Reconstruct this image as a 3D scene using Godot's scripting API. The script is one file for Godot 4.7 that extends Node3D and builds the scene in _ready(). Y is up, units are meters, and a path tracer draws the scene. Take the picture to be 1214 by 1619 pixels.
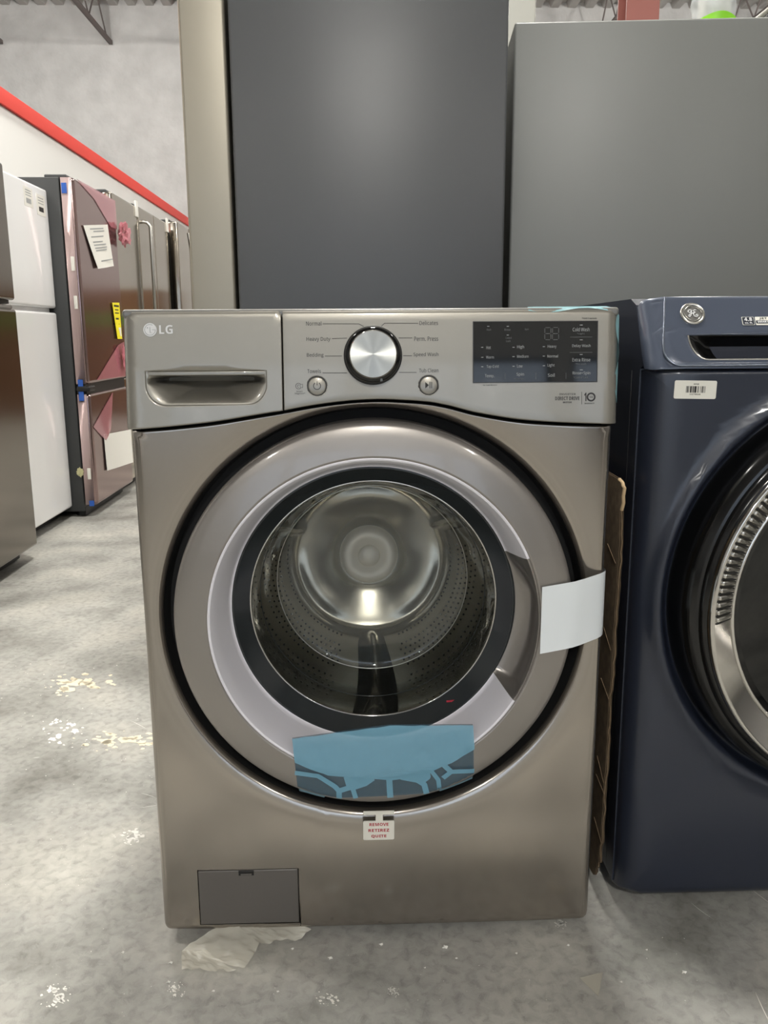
extends Node3D
# A dark steel front load washer in a warehouse of appliances.

# ------------------------------------------------------------------ shape tools
class Shape:
	var st := SurfaceTool.new()
	var group := 0

	func _init() -> void:
		st.begin(Mesh.PRIMITIVE_TRIANGLES)

	func tri(a: Vector3, b: Vector3, c: Vector3, flat := false) -> void:
		st.set_smooth_group(0xFFFFFFFF if flat else group)
		st.add_vertex(a)
		st.add_vertex(b)
		st.add_vertex(c)

	func quad(a: Vector3, b: Vector3, c: Vector3, d: Vector3, flat := false) -> void:
		tri(a, b, c, flat)
		tri(a, c, d, flat)

	func loft(loops: Array, closed := true, sharp := []) -> void:
		# skins one loop of points to the next; a number in sharp breaks the smoothing at that loop
		group += 1
		for i in loops.size() - 1:
			if i in sharp:
				group += 1
			var p: PackedVector3Array = loops[i]
			var q: PackedVector3Array = loops[i + 1]
			var n := p.size()
			for k in (n if closed else n - 1):
				var l := (k + 1) % n
				if p[k].is_equal_approx(p[l]):
					tri(p[k], q[k], q[l])
				elif q[k].is_equal_approx(q[l]):
					tri(p[k], q[k], p[l])
				else:
					quad(p[k], q[k], q[l], p[l])

	func cap(loop: PackedVector3Array, back := false) -> void:
		group += 1
		var c := Vector3.ZERO
		for v in loop:
			c += v
		c /= loop.size()
		for k in loop.size():
			var a := loop[k]
			var b := loop[(k + 1) % loop.size()]
			if back:
				tri(c, a, b)
			else:
				tri(c, b, a)

	func box(c: Vector3, s: Vector3, r := 0.0, seg := 3) -> void:
		# a box with rounded edges
		var h := s / 2.0
		var rad := minf(r, minf(h.x, minf(h.y, h.z)) * 0.98)
		var loops := []
		var n := seg if rad > 0.0 else 0
		for side in 2:
			for k in n + 1:
				var a := 0.0 if n == 0 else float(k) / n * PI / 2.0
				if side == 1:
					a = PI / 2.0 - a if n else 0.0
				var inn := rad * (1.0 - sin(a))
				var z := h.z - rad * (1.0 - cos(a)) * 0.0 - rad * (1.0 - cos(PI / 2.0 - a)) * 0.0
				z = h.z - rad + rad * cos(a)
				if side == 1:
					z = -z
				if n == 0:
					inn = 0.0
					z = h.z if side == 0 else -h.z
				loops.append(rrect(c, h.x - inn, h.y - inn, maxf(rad * sin(a), 0.0), z, seg if rad > 0.0 else 0))
		cap(loops[0], true)
		loft(loops)
		cap(loops[-1])

	func rrect(c: Vector3, hx: float, hy: float, r: float, z: float, seg := 3) -> PackedVector3Array:
		var out := PackedVector3Array()
		for q in 4:
			var cx := (hx - r) * (1.0 if q == 0 or q == 3 else -1.0)
			var cy := (hy - r) * (1.0 if q < 2 else -1.0)
			for k in seg + 1:
				var a := q * PI / 2.0 + (float(k) / seg * PI / 2.0 if seg else PI / 4.0)
				out.append(c + Vector3(cx + r * cos(a), cy + r * sin(a), z))
		return out

	func lathe(profile: Array, segs := 64, sharp := [], centre := Vector3.ZERO, from := 0.0, to := TAU) -> void:
		# turns (radius, z) pairs round the z axis
		var loops := []
		var full := is_equal_approx(to - from, TAU)
		for p in profile:
			var l := PackedVector3Array()
			for k in (segs if full else segs + 1):
				var a := from + (to - from) * k / segs
				l.append(centre + Vector3(p[0] * cos(a), p[0] * sin(a), p[1]))
			loops.append(l)
		loft(loops, full, sharp)

	func disc(c: Vector3, r: float, h: float, segs := 32, bevel := 0.0) -> void:
		# a round plate facing +z with its back at c
		lathe([[0.0, h], [r - bevel, h], [r, h - bevel], [r, 0.0]] if bevel > 0.0 else [[0.0, h], [r, h], [r, 0.0]], segs, [1, 2], c)

	func tube(path: Array, r: float, segs := 8, end := -1.0) -> void:
		var loops := []
		var n := path.size()
		var up := Vector3(0.123, 0.97, 0.21)
		for i in n:
			var d: Vector3 = (path[mini(i + 1, n - 1)] - path[maxi(i - 1, 0)]).normalized()
			var s := d.cross(up).normalized()
			if s.length() < 0.1:
				s = d.cross(Vector3(1, 0, 0)).normalized()
			var t := s.cross(d).normalized()
			up = t
			var rad := r if end < 0.0 else lerpf(r, end, float(i) / (n - 1))
			var l := PackedVector3Array()
			for k in segs:
				var a := TAU * k / segs
				l.append(path[i] + (s * cos(a) + t * sin(a)) * rad)
			loops.append(l)
		loft(loops)
		cap(loops[0], true)
		cap(loops[-1])

	func prism(poly: PackedVector2Array, z0: float, z1: float, smooth_sides := false) -> void:
		# a flat outline in the xy plane with thickness
		var idx := Geometry2D.triangulate_polygon(poly)
		var p := poly
		for k in range(0, idx.size(), 3):
			var a := p[idx[k]]
			var b := p[idx[k + 1]]
			var c := p[idx[k + 2]]
			tri(Vector3(a.x, a.y, z1), Vector3(b.x, b.y, z1), Vector3(c.x, c.y, z1), true)
			tri(Vector3(a.x, a.y, z0), Vector3(c.x, c.y, z0), Vector3(b.x, b.y, z0), true)
		group += 1
		for k in p.size():
			var a := p[k]
			var b := p[(k + 1) % p.size()]
			quad(Vector3(a.x, a.y, z0), Vector3(a.x, a.y, z1), Vector3(b.x, b.y, z1), Vector3(b.x, b.y, z0), not smooth_sides)

	func sheet(nu: int, nv: int, at: Callable) -> void:
		# a curved surface: at(u, v) for u, v from 0 to 1
		var rows := []
		for j in nv + 1:
			var l := PackedVector3Array()
			for i in nu + 1:
				l.append(at.call(float(i) / nu, float(j) / nv))
			rows.append(l)
		loft(rows, false)

	func done() -> ArrayMesh:
		st.generate_normals()
		return st.commit()


func er(d: float, r: float) -> float:
	# how far a rounded edge of radius r has dropped at distance d from the edge
	if d >= r:
		return 0.0
	var k := r - maxf(d, 0.0)
	return r - sqrt(maxf(r * r - k * k, 0.0))


func clusters(a: float, b: float, ra: float, rb: float, n: int) -> Array:
	# numbers from a to b, closer together where the edges are rounded
	var out := []
	for k in 6:
		out.append(a + ra * (1.0 - cos(k / 6.0 * PI / 2.0)))
	for k in n + 1:
		out.append(lerpf(a + ra, b - rb, float(k) / n))
	for k in range(5, -1, -1):
		out.append(b - rb * (1.0 - cos(k / 6.0 * PI / 2.0)))
	return out


func hit(c: Vector2, dir: Vector2, poly: PackedVector2Array) -> Vector2:
	var best := 1e9
	for k in poly.size():
		var r = Geometry2D.segment_intersects_segment(c, c + dir * 4.0, poly[k], poly[(k + 1) % poly.size()])
		if r != null:
			best = minf(best, c.distance_to(r))
	return c + dir * best


func holed(s: Shape, c: Vector2, inner: PackedVector2Array, outer: PackedVector2Array, ts: Array, z: Callable, n := 128) -> void:
	# the surface between an inner and an outer outline seen from c, with height z(point, t)
	var angles := []
	for k in n:
		angles.append(TAU * k / n)
	for p in outer:
		angles.append(fposmod((p - c).angle(), TAU))
	angles.sort()
	var use := []
	for a in angles:
		if use.is_empty() or a - use[-1] > 0.0004:
			use.append(a)
	var loops := []
	var ins := []
	var outs := []
	for a in use:
		var d := Vector2(cos(a), sin(a))
		ins.append(hit(c, d, inner))
		outs.append(hit(c, d, outer))
	for t in ts:
		var l := PackedVector3Array()
		for k in use.size():
			var p: Vector2 = ins[k].lerp(outs[k], t)
			l.append(Vector3(p.x, p.y, z.call(p, t)))
		loops.append(l)
	s.loft(loops)


func ring2(c: Vector2, r: float, n := 96) -> PackedVector2Array:
	var out := PackedVector2Array()
	for k in n:
		out.append(c + Vector2(cos(TAU * k / n), sin(TAU * k / n)) * r)
	return out


func rrect2(x0: float, y0: float, x1: float, y1: float, r: float, seg := 5) -> PackedVector2Array:
	var out := PackedVector2Array()
	for q in 4:
		var cx := x1 - r if q == 0 or q == 3 else x0 + r
		var cy := y1 - r if q < 2 else y0 + r
		for k in seg + 1:
			var a := q * PI / 2.0 + float(k) / seg * PI / 2.0
			out.append(Vector2(cx + r * cos(a), cy + r * sin(a)))
	return out


# ------------------------------------------------------------------ naming tools
var taken := {}

func numbered(called: String) -> String:
	var n: int = taken.get(called, 0)
	taken[called] = n + 1
	return called if n == 0 else "%s_%03d" % [called, n]


func obj(called: String, s, m: Material, parent: Node = self) -> MeshInstance3D:
	var o := MeshInstance3D.new()
	o.mesh = s.done() if s is Shape else s
	o.material_override = m
	o.name = numbered(called) if parent == self else called
	parent.add_child(o, true)
	return o


func tag(o: Node3D, label: String, category: String, group := "", kind := "") -> Node3D:
	if label:
		o.set_meta("label", label)
	if category:
		o.set_meta("category", category)
	if group:
		o.set_meta("group", group)
	if kind:
		o.set_meta("kind", kind)
	return o


func thing(called: String, label: String, category: String, at := Vector3.ZERO, turn := 0.0, group := "") -> Node3D:
	var o := Node3D.new()
	o.name = numbered(called)
	add_child(o)
	o.position = at
	o.rotation.y = turn
	return tag(o, label, category, group)


func structure(called: String, s, m: Material) -> MeshInstance3D:
	var o := obj(called, s, m)
	o.set_meta("kind", "structure")
	return o


func _like(a: Node3D, b: Node3D) -> Node3D:
	# puts a part in the same sloping plane as another part
	b.transform = a.transform
	return b


func cuboid(c: Vector3, size: Vector3, r := 0.0, seg := 3) -> Shape:
	var s := Shape.new()
	s.box(c, size, r, seg)
	return s


func writing(words: String, x0: float, y0: float, x1: float, y1: float, z: float, m: Material, parent: Node, called := "lettering", bold := false, serif := false) -> MeshInstance3D:
	# lettering that fills the box x0..x1, y0..y1 on a face towards +z
	var t := TextMesh.new()
	var f := SystemFont.new()
	f.font_names = PackedStringArray(["Droid Serif" if serif else "Droid Sans"])
	f.font_weight = 700 if bold else 400
	t.font = f
	t.text = words
	t.font_size = 48
	t.pixel_size = 0.01
	t.depth = 0.02
	t.curve_step = 2.0
	t.material = m
	var b := t.get_aabb()
	var o := MeshInstance3D.new()
	o.mesh = t
	o.material_override = m
	o.name = called
	parent.add_child(o, true)
	var k := Vector3((x1 - x0) / b.size.x, (y1 - y0) / b.size.y, 0.0003 / b.size.z)
	o.scale = k
	o.position = Vector3(x0 - b.position.x * k.x, y0 - b.position.y * k.y, z - b.position.z * k.z)
	return o


# ------------------------------------------------------------------ materials
func noise_tex(freq: float, octaves: int, ramp: Array, seed_ := 1, size := 1024, normal := false, warp := 0.0, kind := FastNoiseLite.TYPE_SIMPLEX_SMOOTH) -> NoiseTexture2D:
	var n := FastNoiseLite.new()
	n.noise_type = kind
	n.seed = seed_
	n.frequency = freq
	n.fractal_octaves = octaves
	if warp > 0.0:
		n.domain_warp_enabled = true
		n.domain_warp_amplitude = warp
		n.domain_warp_frequency = freq
	var t := NoiseTexture2D.new()
	t.width = size
	t.height = size
	t.seamless = true
	t.noise = n
	t.as_normal_map = normal
	if normal:
		t.bump_strength = 4.0
	if ramp:
		var g := Gradient.new()
		var off := PackedFloat32Array()
		var col := PackedColorArray()
		for r in ramp:
			off.append(r[0])
			col.append(r[1] if r[1] is Color else Color(r[1], r[1], r[1]))
		g.offsets = off
		g.colors = col
		t.color_ramp = g
	return t


func mat(c: Color, rough: float, metal := 0.0, spec := 0.5) -> StandardMaterial3D:
	var m := StandardMaterial3D.new()
	m.albedo_color = c
	m.roughness = rough
	m.metallic = metal
	m.metallic_specular = spec
	return m


func coated(c: Color, rough: float, metal: float, coat: float, coat_rough: float) -> StandardMaterial3D:
	var m := mat(c, rough, metal)
	m.clearcoat_enabled = true
	m.clearcoat = coat
	m.clearcoat_roughness = coat_rough
	return m


func textured(m: StandardMaterial3D, scale_: float, world := true) -> StandardMaterial3D:
	m.uv1_triplanar = true
	m.uv1_world_triplanar = world
	m.uv1_scale = Vector3.ONE * scale_
	return m


func film(c: Color, alpha: float, rough := 0.3) -> StandardMaterial3D:
	var m := mat(Color(c.r, c.g, c.b, alpha), rough)
	m.transparency = BaseMaterial3D.TRANSPARENCY_ALPHA
	return m


var M := {}

func make_materials() -> void:
	M.black = mat(Color(0.05, 0.05, 0.052), 0.45)
	M.void = mat(Color(0.03, 0.03, 0.03), 0.8)
	M.ink = mat(Color(0.11, 0.105, 0.10), 0.6)
	M.white_ink = mat(Color(0.86, 0.86, 0.86), 0.5)
	M.grey_ink = mat(Color(0.60, 0.61, 0.61), 0.5)
	M.faint_ink = mat(Color(0.36, 0.37, 0.37), 0.5)
	M.red_ink = mat(Color(0.66, 0.12, 0.20), 0.6)
	M.paper = mat(Color(0.88, 0.87, 0.84), 0.75)
	M.sticker = mat(Color(0.87, 0.86, 0.82), 0.5)
	# washer
	M.panel_steel = mat(Color(0.635, 0.61, 0.58), 0.17, 0.92)
	M.console_paint = coated(Color(0.55, 0.535, 0.50), 0.36, 0.65, 0.6, 0.05)
	M.ring_paint = coated(Color(0.56, 0.54, 0.52), 0.34, 0.65, 0.5, 0.06)
	M.funnel_paint = coated(Color(0.91, 0.90, 0.925), 0.40, 0.05, 0.5, 0.08)
	M.cabinet_grey = mat(Color(0.47, 0.465, 0.45), 0.35, 0.5)
	M.flap_grey = mat(Color(0.40, 0.385, 0.37), 0.4, 0.45)
	M.gloss_black = mat(Color(0.03, 0.033, 0.034), 0.05)
	M.display_glass = mat(Color(0.075, 0.082, 0.085), 0.05)
	M.rim_glass = mat(Color(0.155, 0.17, 0.175), 0.12)
	M.rubber = mat(Color(0.22, 0.235, 0.24), 0.42)
	M.drum_steel = mat(Color(0.60, 0.59, 0.55), 0.15, 1.0)
	M.drum_back = mat(Color(0.60, 0.59, 0.54), 0.27, 1.0)
	M.hub_steel = mat(Color(0.92, 0.89, 0.81), 0.50, 0.3)
	M.hole = mat(Color(0.06, 0.06, 0.055), 0.6)
	M.chrome = mat(Color(0.80, 0.79, 0.77), 0.10, 1.0)
	M.satin = mat(Color(0.74, 0.73, 0.70), 0.28, 1.0)
	M.dial_metal = mat(Color(0.69, 0.69, 0.67), 0.36, 1.0)
	M.dial_metal.anisotropy_enabled = true
	M.dial_metal.anisotropy = 0.85
	M.bowl = mat(Color(0.9, 0.95, 0.95, 0.03), 0.02)
	M.bowl.transparency = BaseMaterial3D.TRANSPARENCY_ALPHA
	M.bowl_wall = mat(Color(0.13, 0.14, 0.135, 0.34), 0.03)  # dark tint stands in for refraction in the thick glass
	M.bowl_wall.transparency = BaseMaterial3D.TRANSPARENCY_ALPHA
	# second washer
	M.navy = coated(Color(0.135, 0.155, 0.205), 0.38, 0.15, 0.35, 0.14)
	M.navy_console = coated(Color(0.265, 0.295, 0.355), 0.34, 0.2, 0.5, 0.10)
	M.bevel_highlight = mat(Color(0.50, 0.53, 0.58), 0.22, 0.7)  # lighter than the navy, to paint a reflection
	M.black_plastic = mat(Color(0.055, 0.056, 0.056), 0.16)
	M.smoked = mat(Color(0.03, 0.032, 0.032), 0.03)
	# big refrigerators
	M.charcoal_side = textured(mat(Color(0.30, 0.305, 0.31), 0.36), 3.0)
	M.charcoal_side.heightmap_enabled = true
	M.charcoal_side.heightmap_texture = noise_tex(0.25, 2, [], 5, 512)
	M.charcoal_side.heightmap_scale = 0.0015
	M.charcoal_side.uv1_scale = Vector3.ONE * 6.0
	M.grey_side = M.charcoal_side.duplicate()
	M.grey_side.albedo_color = Color(0.46, 0.465, 0.45)
	M.grey_side.roughness = 0.38
	M.beige_steel = mat(Color(0.60, 0.575, 0.52), 0.40, 0.5)
	M.pale_steel = mat(Color(0.62, 0.615, 0.585), 0.40, 0.55)
	# refrigerators of the row
	M.dark_steel = mat(Color(0.50, 0.475, 0.445), 0.16, 1.0)
	M.fridge_white = coated(Color(0.93, 0.93, 0.93), 0.4, 0.0, 0.5, 0.08)
	M.rosy_steel = mat(Color(0.62, 0.53, 0.52), 0.17, 0.95)
	M.rosy_side = mat(Color(0.74, 0.65, 0.64), 0.28, 0.6)
	M.bright_steel = mat(Color(0.68, 0.65, 0.60), 0.12, 1.0)
	M.black_cabinet = mat(Color(0.20, 0.205, 0.205), 0.5)
	M.pink_film = film(Color(0.80, 0.52, 0.56), 0.42, 0.12)
	M.pink_film_thick = film(Color(0.80, 0.50, 0.54), 0.70, 0.3)
	M.blue_tape = mat(Color(0.14, 0.33, 0.66), 0.5)
	M.yellow = mat(Color(0.93, 0.87, 0.05), 0.5)
	M.tan_tape = film(Color(0.80, 0.78, 0.60), 0.8, 0.35)
	# packaging
	M.blue_film = film(Color(0.25, 0.37, 0.44), 0.62, 0.3)
	M.blue_film_loose = film(Color(0.50, 0.72, 0.82), 0.60, 0.3)
	M.cyan_film = film(Color(0.62, 0.83, 0.86), 0.55, 0.3)
	M.white_film = film(Color(0.90, 0.92, 0.93), 0.93, 0.3)
	M.clear_film = film(Color(0.88, 0.86, 0.80), 0.50, 0.3)
	M.bag = film(Color(0.86, 0.88, 0.88), 0.35, 0.3)
	M.lime = mat(Color(0.56, 0.86, 0.16), 0.45)
	M.card = textured(mat(Color(1, 1, 1), 0.9), 4.0)
	M.card.albedo_texture = noise_tex(0.02, 4, [[0.0, Color(0.40, 0.33, 0.25)], [1.0, Color(0.52, 0.44, 0.34)]], 8, 512)
	M.card_core = mat(Color(0.72, 0.62, 0.48), 0.9)
	M.carton = textured(mat(Color(1, 1, 1), 0.9), 1.0)
	M.carton.albedo_texture = noise_tex(0.01, 3, [[0.0, Color(0.42, 0.30, 0.21)], [1.0, Color(0.50, 0.36, 0.26)]], 9, 256)
	M.green_strap = mat(Color(0.33, 0.50, 0.13), 0.6)
	M.blue_wrap = mat(Color(0.20, 0.40, 0.66), 0.5)
	# building
	M.wall_grey = textured(mat(Color(1, 1, 1), 0.9), 0.35)
	M.wall_grey.albedo_texture = noise_tex(0.006, 5, [[0.0, Color(0.70, 0.695, 0.69)], [1.0, Color(0.77, 0.765, 0.76)]], 11, 1024)
	M.wall_grey.heightmap_enabled = true
	M.wall_grey.heightmap_texture = noise_tex(0.05, 4, [], 12, 512)
	M.wall_grey.heightmap_scale = 0.6
	M.wall_white = mat(Color(0.80, 0.795, 0.78), 0.75)
	M.red_trim = mat(Color(0.88, 0.25, 0.20), 0.6)
	M.deck = mat(Color(0.70, 0.69, 0.68), 0.7)
	M.joist = mat(Color(0.42, 0.39, 0.38), 0.7)
	M.oxide = mat(Color(0.52, 0.30, 0.265), 0.55)
	M.concrete = mat(Color(0.94, 0.94, 0.94), 0.8, 0.0, 0.35)
	textured(M.concrete, 0.55)
	M.concrete.albedo_texture = noise_tex(0.0028, 8, [[0.0, Color(0.52, 0.51, 0.485)], [0.3, Color(0.635, 0.63, 0.605)], [0.5, Color(0.70, 0.695, 0.67)], [0.68, Color(0.735, 0.725, 0.695)], [0.82, Color(0.76, 0.75, 0.715)], [1.0, Color(0.82, 0.81, 0.775)]], 21, 1536, false, 110.0)
	M.concrete.detail_enabled = true
	M.concrete.detail_blend_mode = BaseMaterial3D.BLEND_MODE_MUL
	M.concrete.detail_uv_layer = BaseMaterial3D.DETAIL_UV_2
	M.concrete.uv2_triplanar = true
	M.concrete.uv2_world_triplanar = true
	M.concrete.uv2_scale = Vector3.ONE * 1.3
	M.concrete.detail_albedo = noise_tex(0.03, 5, [[0.0, 0.80], [0.28, 0.92], [0.5, 0.97], [0.7, 1.0], [1.0, 1.0]], 22, 1024, false, 40.0)
	M.concrete.roughness_texture = noise_tex(0.01, 4, [[0.0, 0.75], [1.0, 1.0]], 23, 512)
	M.concrete.heightmap_enabled = true
	M.concrete.heightmap_texture = noise_tex(0.04, 4, [], 24, 512)
	M.concrete.heightmap_scale = 0.02
	M.paint_chip = mat(Color(0.90, 0.86, 0.76), 0.7)
	M.plaster = mat(Color(0.90, 0.89, 0.86), 0.7)
	M.lamp_body = mat(Color(0.8, 0.8, 0.8), 0.5)
	M.lamp_glow = mat(Color(1, 1, 1), 0.5)
	M.lamp_glow.emission_enabled = true
	M.lamp_glow.emission = Color(1.0, 0.98, 0.93)
	M.lamp_glow.emission_energy_multiplier = 6.0


# ------------------------------------------------------------------ scene
func _ready() -> void:
	var cam := Camera3D.new()
	cam.name = "camera"
	cam.fov = rad_to_deg(2.0 * atan(809.5 / 1336.8))
	cam.position = Vector3(-0.0215, 0.9447, 1.1883)
	cam.rotation_order = EULER_ORDER_YXZ
	cam.rotation = Vector3(-0.2056, -0.02977, -0.00591)
	cam.near = 0.02
	cam.far = 60.0
	cam.current = true
	add_child(cam)
	var env := Environment.new()
	env.background_mode = Environment.BG_COLOR
	env.background_color = Color(0.86, 0.92, 1.0)
	env.background_energy_multiplier = 1.9
	env.tonemap_mode = Environment.TONE_MAPPER_LINEAR
	env.tonemap_exposure = 1.24
	env.sdfgi_enabled = true
	env.ssao_enabled = true
	env.ssil_enabled = true
	var we := WorldEnvironment.new()
	we.name = "surroundings"
	we.environment = env
	add_child(we)
	make_materials()
	# high bay lamps: place, energy, energy of the added fill
	for l in [
		[Vector3(0.12, 5.1, -1.05), 17.0, 0.6], [Vector3(-3.3, 5.1, -1.1), 8.6, 0.6], [Vector3(3.9, 5.1, -1.05), 7.0, 1.0],
		[Vector3(-1.7, 5.1, -3.6), 5.5, 0.3], [Vector3(2.9, 5.1, -5.2), 7.0, 2.5], [Vector3(-5.4, 5.1, -5.2), 6.0, 2.5],
		[Vector3(-3.4, 5.1, -8.2), 2.2, 5.0], [Vector3(0.8, 5.1, -8.2), 2.2, 3.6], [Vector3(4.8, 5.1, -8.2), 2.2, 5.0],  # row added out of view to brighten the far wall
		[Vector3(0.15, 5.1, 6.3), 3.0, 10.0], [Vector3(-4.4, 5.1, 8.3), 6.0, 2.0], [Vector3(4.6, 5.1, 8.3), 6.0, 2.0],
	]:
		ceiling_lamp(l[0], l[1], l[2])
	building()
	washer()
	second_washer()
	tall_refrigerators()
	refrigerator_row()
	mirrored_things()
	packaging()
	floor_litter()


func ceiling_lamp(at: Vector3, energy: float, fill_energy: float) -> void:
	var t := thing("ceiling_lamp", "square white high bay lamp hanging under the roof deck", "lamp", at, 0.0, "high bay lamps under the roof")
	obj("housing", cuboid(Vector3(0, 0.05, 0), Vector3(0.60, 0.08, 0.60), 0.01), M.lamp_body, t)
	obj("diffuser", cuboid(Vector3(0, 0.0, 0), Vector3(0.56, 0.02, 0.56), 0.004), M.lamp_glow, t)
	for x in [-0.2, 0.2]:
		var s := Shape.new()
		s.tube([Vector3(x, 0.09, 0), Vector3(x, 0.42, 0)], 0.006, 6)
		obj("hanger", s, M.lamp_body, t)
	var l := AreaLight3D.new()
	l.name = "light"
	l.area_size = Vector2(0.56, 0.56)
	l.light_energy = energy
	l.light_color = Color(1.0, 0.99, 0.965)
	l.area_range = 40.0
	l.area_attenuation = 2.0
	l.shadow_enabled = true
	l.position = Vector3(0, -0.02, 0)
	l.rotation.x = -PI / 2.0
	t.add_child(l)
	# added fill: a point light under the lamp brightens walls and roof
	var o := OmniLight3D.new()
	o.name = "fill_light"
	o.light_energy = fill_energy
	o.light_color = l.light_color
	o.light_size = 0.12
	o.omni_range = 40.0
	o.omni_attenuation = 2.0
	o.shadow_enabled = true
	o.position = Vector3(0, -0.22, 0)
	t.add_child(o)


func building() -> void:
	structure("floor", cuboid(Vector3(0, -0.1, -0.5), Vector3(16.4, 0.2, 23.4)), M.concrete)
	# far wall: a lower lift and an upper lift set back behind a narrow ledge
	var wb := structure("wall_back", cuboid(Vector3(0, 2.29, -12.1), Vector3(16.4, 4.58, 0.2)), M.wall_grey)
	obj("upper_lift", cuboid(Vector3(0, 5.14, -12.125), Vector3(16.4, 1.12, 0.17)), M.wall_grey, wb)
	# the street side: four shop windows let the day in
	var wf := Shape.new()
	wf.box(Vector3(0, 0.125, 11.1), Vector3(16.4, 0.25, 0.2))
	wf.box(Vector3(0, 4.5, 11.1), Vector3(16.4, 2.4, 0.2))
	for e in [[-8.2, -5.7], [-3.1, -2.8], [-0.15, 0.15], [2.8, 3.1], [5.7, 8.2]]:
		wf.box(Vector3((e[0] + e[1]) / 2.0, 1.775, 11.1), Vector3(e[1] - e[0], 3.05, 0.2))
	structure("wall_front", wf, M.wall_grey)
	var wn := 0
	for wx in [-4.4, -1.475, 1.475, 4.4]:
		wn += 1
		var hw := 1.3 if absf(wx) > 2.0 else 1.325
		var fr := Shape.new()
		for e in [[-hw + 0.03, 0.06], [0.0, 0.05], [hw - 0.03, 0.06]]:
			fr.box(Vector3(wx + e[0], 1.775, 11.1), Vector3(e[1], 3.05, 0.08))
		for y in [0.28, 3.27]:
			fr.box(Vector3(wx, y, 11.1), Vector3(hw * 2.0, 0.06, 0.08))
		var wd := structure("window_%d" % wn, fr, M.black)
		for e in [-1.0, 1.0]:
			obj("pane", cuboid(Vector3(wx + e * hw / 2.0, 1.775, 11.1), Vector3(hw - 0.06, 2.9, 0.006)), M.bowl, wd)
	structure("wall_right", cuboid(Vector3(8.1, 2.85, -0.5), Vector3(0.2, 5.7, 23.0)), M.wall_grey)
	structure("wall_left", cuboid(Vector3(-8.1, 2.85, -0.5), Vector3(0.2, 5.7, 23.0)), M.wall_grey)
	structure("wall_partition", cuboid(Vector3(-2.46, 1.24, -6.0), Vector3(0.12, 2.48, 12.0)), M.wall_white)
	structure("trim_1", cuboid(Vector3(-2.455, 2.535, -6.0), Vector3(0.15, 0.11, 12.0), 0.004), M.red_trim)
	# corrugated roof deck on bar joists
	var prof := PackedVector2Array()
	var x := -8.2
	while x < 8.2:
		for q in [[0.0, 0.0], [0.11, 0.0], [0.14, 0.075], [0.22, 0.075]]:
			prof.append(Vector2(x + q[0], 5.52 + q[1]))
		x += 0.25
	prof.append(Vector2(8.3, 5.52))
	prof.append(Vector2(8.3, 5.75))
	prof.append(Vector2(-8.2, 5.75))
	var s := Shape.new()
	for k in prof.size():
		var a := prof[k]
		var b := prof[(k + 1) % prof.size()]
		s.quad(Vector3(a.x, a.y, 11.2), Vector3(a.x, a.y, -12.2), Vector3(b.x, b.y, -12.2), Vector3(b.x, b.y, 11.2), true)
	var ceil := structure("ceiling", s, M.deck)
	for jx in [-6.52, -4.99, -3.46, -1.93, -0.3, 1.4, 3.45, 5.3]:
		var j := Shape.new()
		j.box(Vector3(jx, 5.03, -0.5), Vector3(0.05, 0.05, 23.0))
		obj("joist_chord", j, M.joist, ceil)
		var w := Shape.new()
		var z := -11.8
		while z < 10.5:
			w.tube([Vector3(jx, 5.04, z), Vector3(jx, 5.5, z + 0.4)], 0.011, 5)
			w.tube([Vector3(jx, 5.5, z + 0.4), Vector3(jx, 5.04, z + 0.8)], 0.011, 5)
			z += 0.8
		obj("joist_web", w, M.joist, ceil)
	# red oxide steel column
	var col := thing("steel_column", "red oxide painted steel roof column rising behind the tall refrigerators", "column", Vector3(1.735, 0, -4.5))
	obj("flange", cuboid(Vector3(0, 2.77, 0.09), Vector3(0.2, 5.5, 0.014)), M.oxide, col)
	obj("flange", cuboid(Vector3(0, 2.77, -0.09), Vector3(0.2, 5.5, 0.014)), M.oxide, col)
	obj("web", cuboid(Vector3(0, 2.77, 0), Vector3(0.012, 5.5, 0.17)), M.oxide, col)
	obj("base_plate", cuboid(Vector3(0, 0.01, 0), Vector3(0.3, 0.02, 0.3)), M.oxide, col)


# ------------------------------------------------------------------ the steel washer
const DOOR := Vector2(-0.001, 0.540)
const HOLE := Vector2(0.0, 0.533)
const HOLE_R := 0.3125
const TILT := 0.12

func seam(x: float) -> float:
	# the curved joint between the console and the front panel
	var t := [[-0.345, 0.818], [-0.23, 0.827], [-0.127, 0.842], [-0.062, 0.8525], [0.0, 0.857], [0.06, 0.8545], [0.093, 0.850], [0.141, 0.838], [0.201, 0.828], [0.263, 0.823], [0.345, 0.820]]
	var n := t.size()
	for k in n - 1:
		if x <= t[k + 1][0] or k == n - 2:
			var u: float = clampf((x - t[k][0]) / (t[k + 1][0] - t[k][0]), 0.0, 1.0)
			var a: float = t[maxi(k - 1, 0)][1]
			var d: float = t[mini(k + 2, n - 1)][1]
			return cubic_interpolate(t[k][1], t[k + 1][1], a, d, u)
	return 0.82


func console_z(y: float) -> float:
	return 0.016 - TILT * (y - 0.82)


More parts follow.
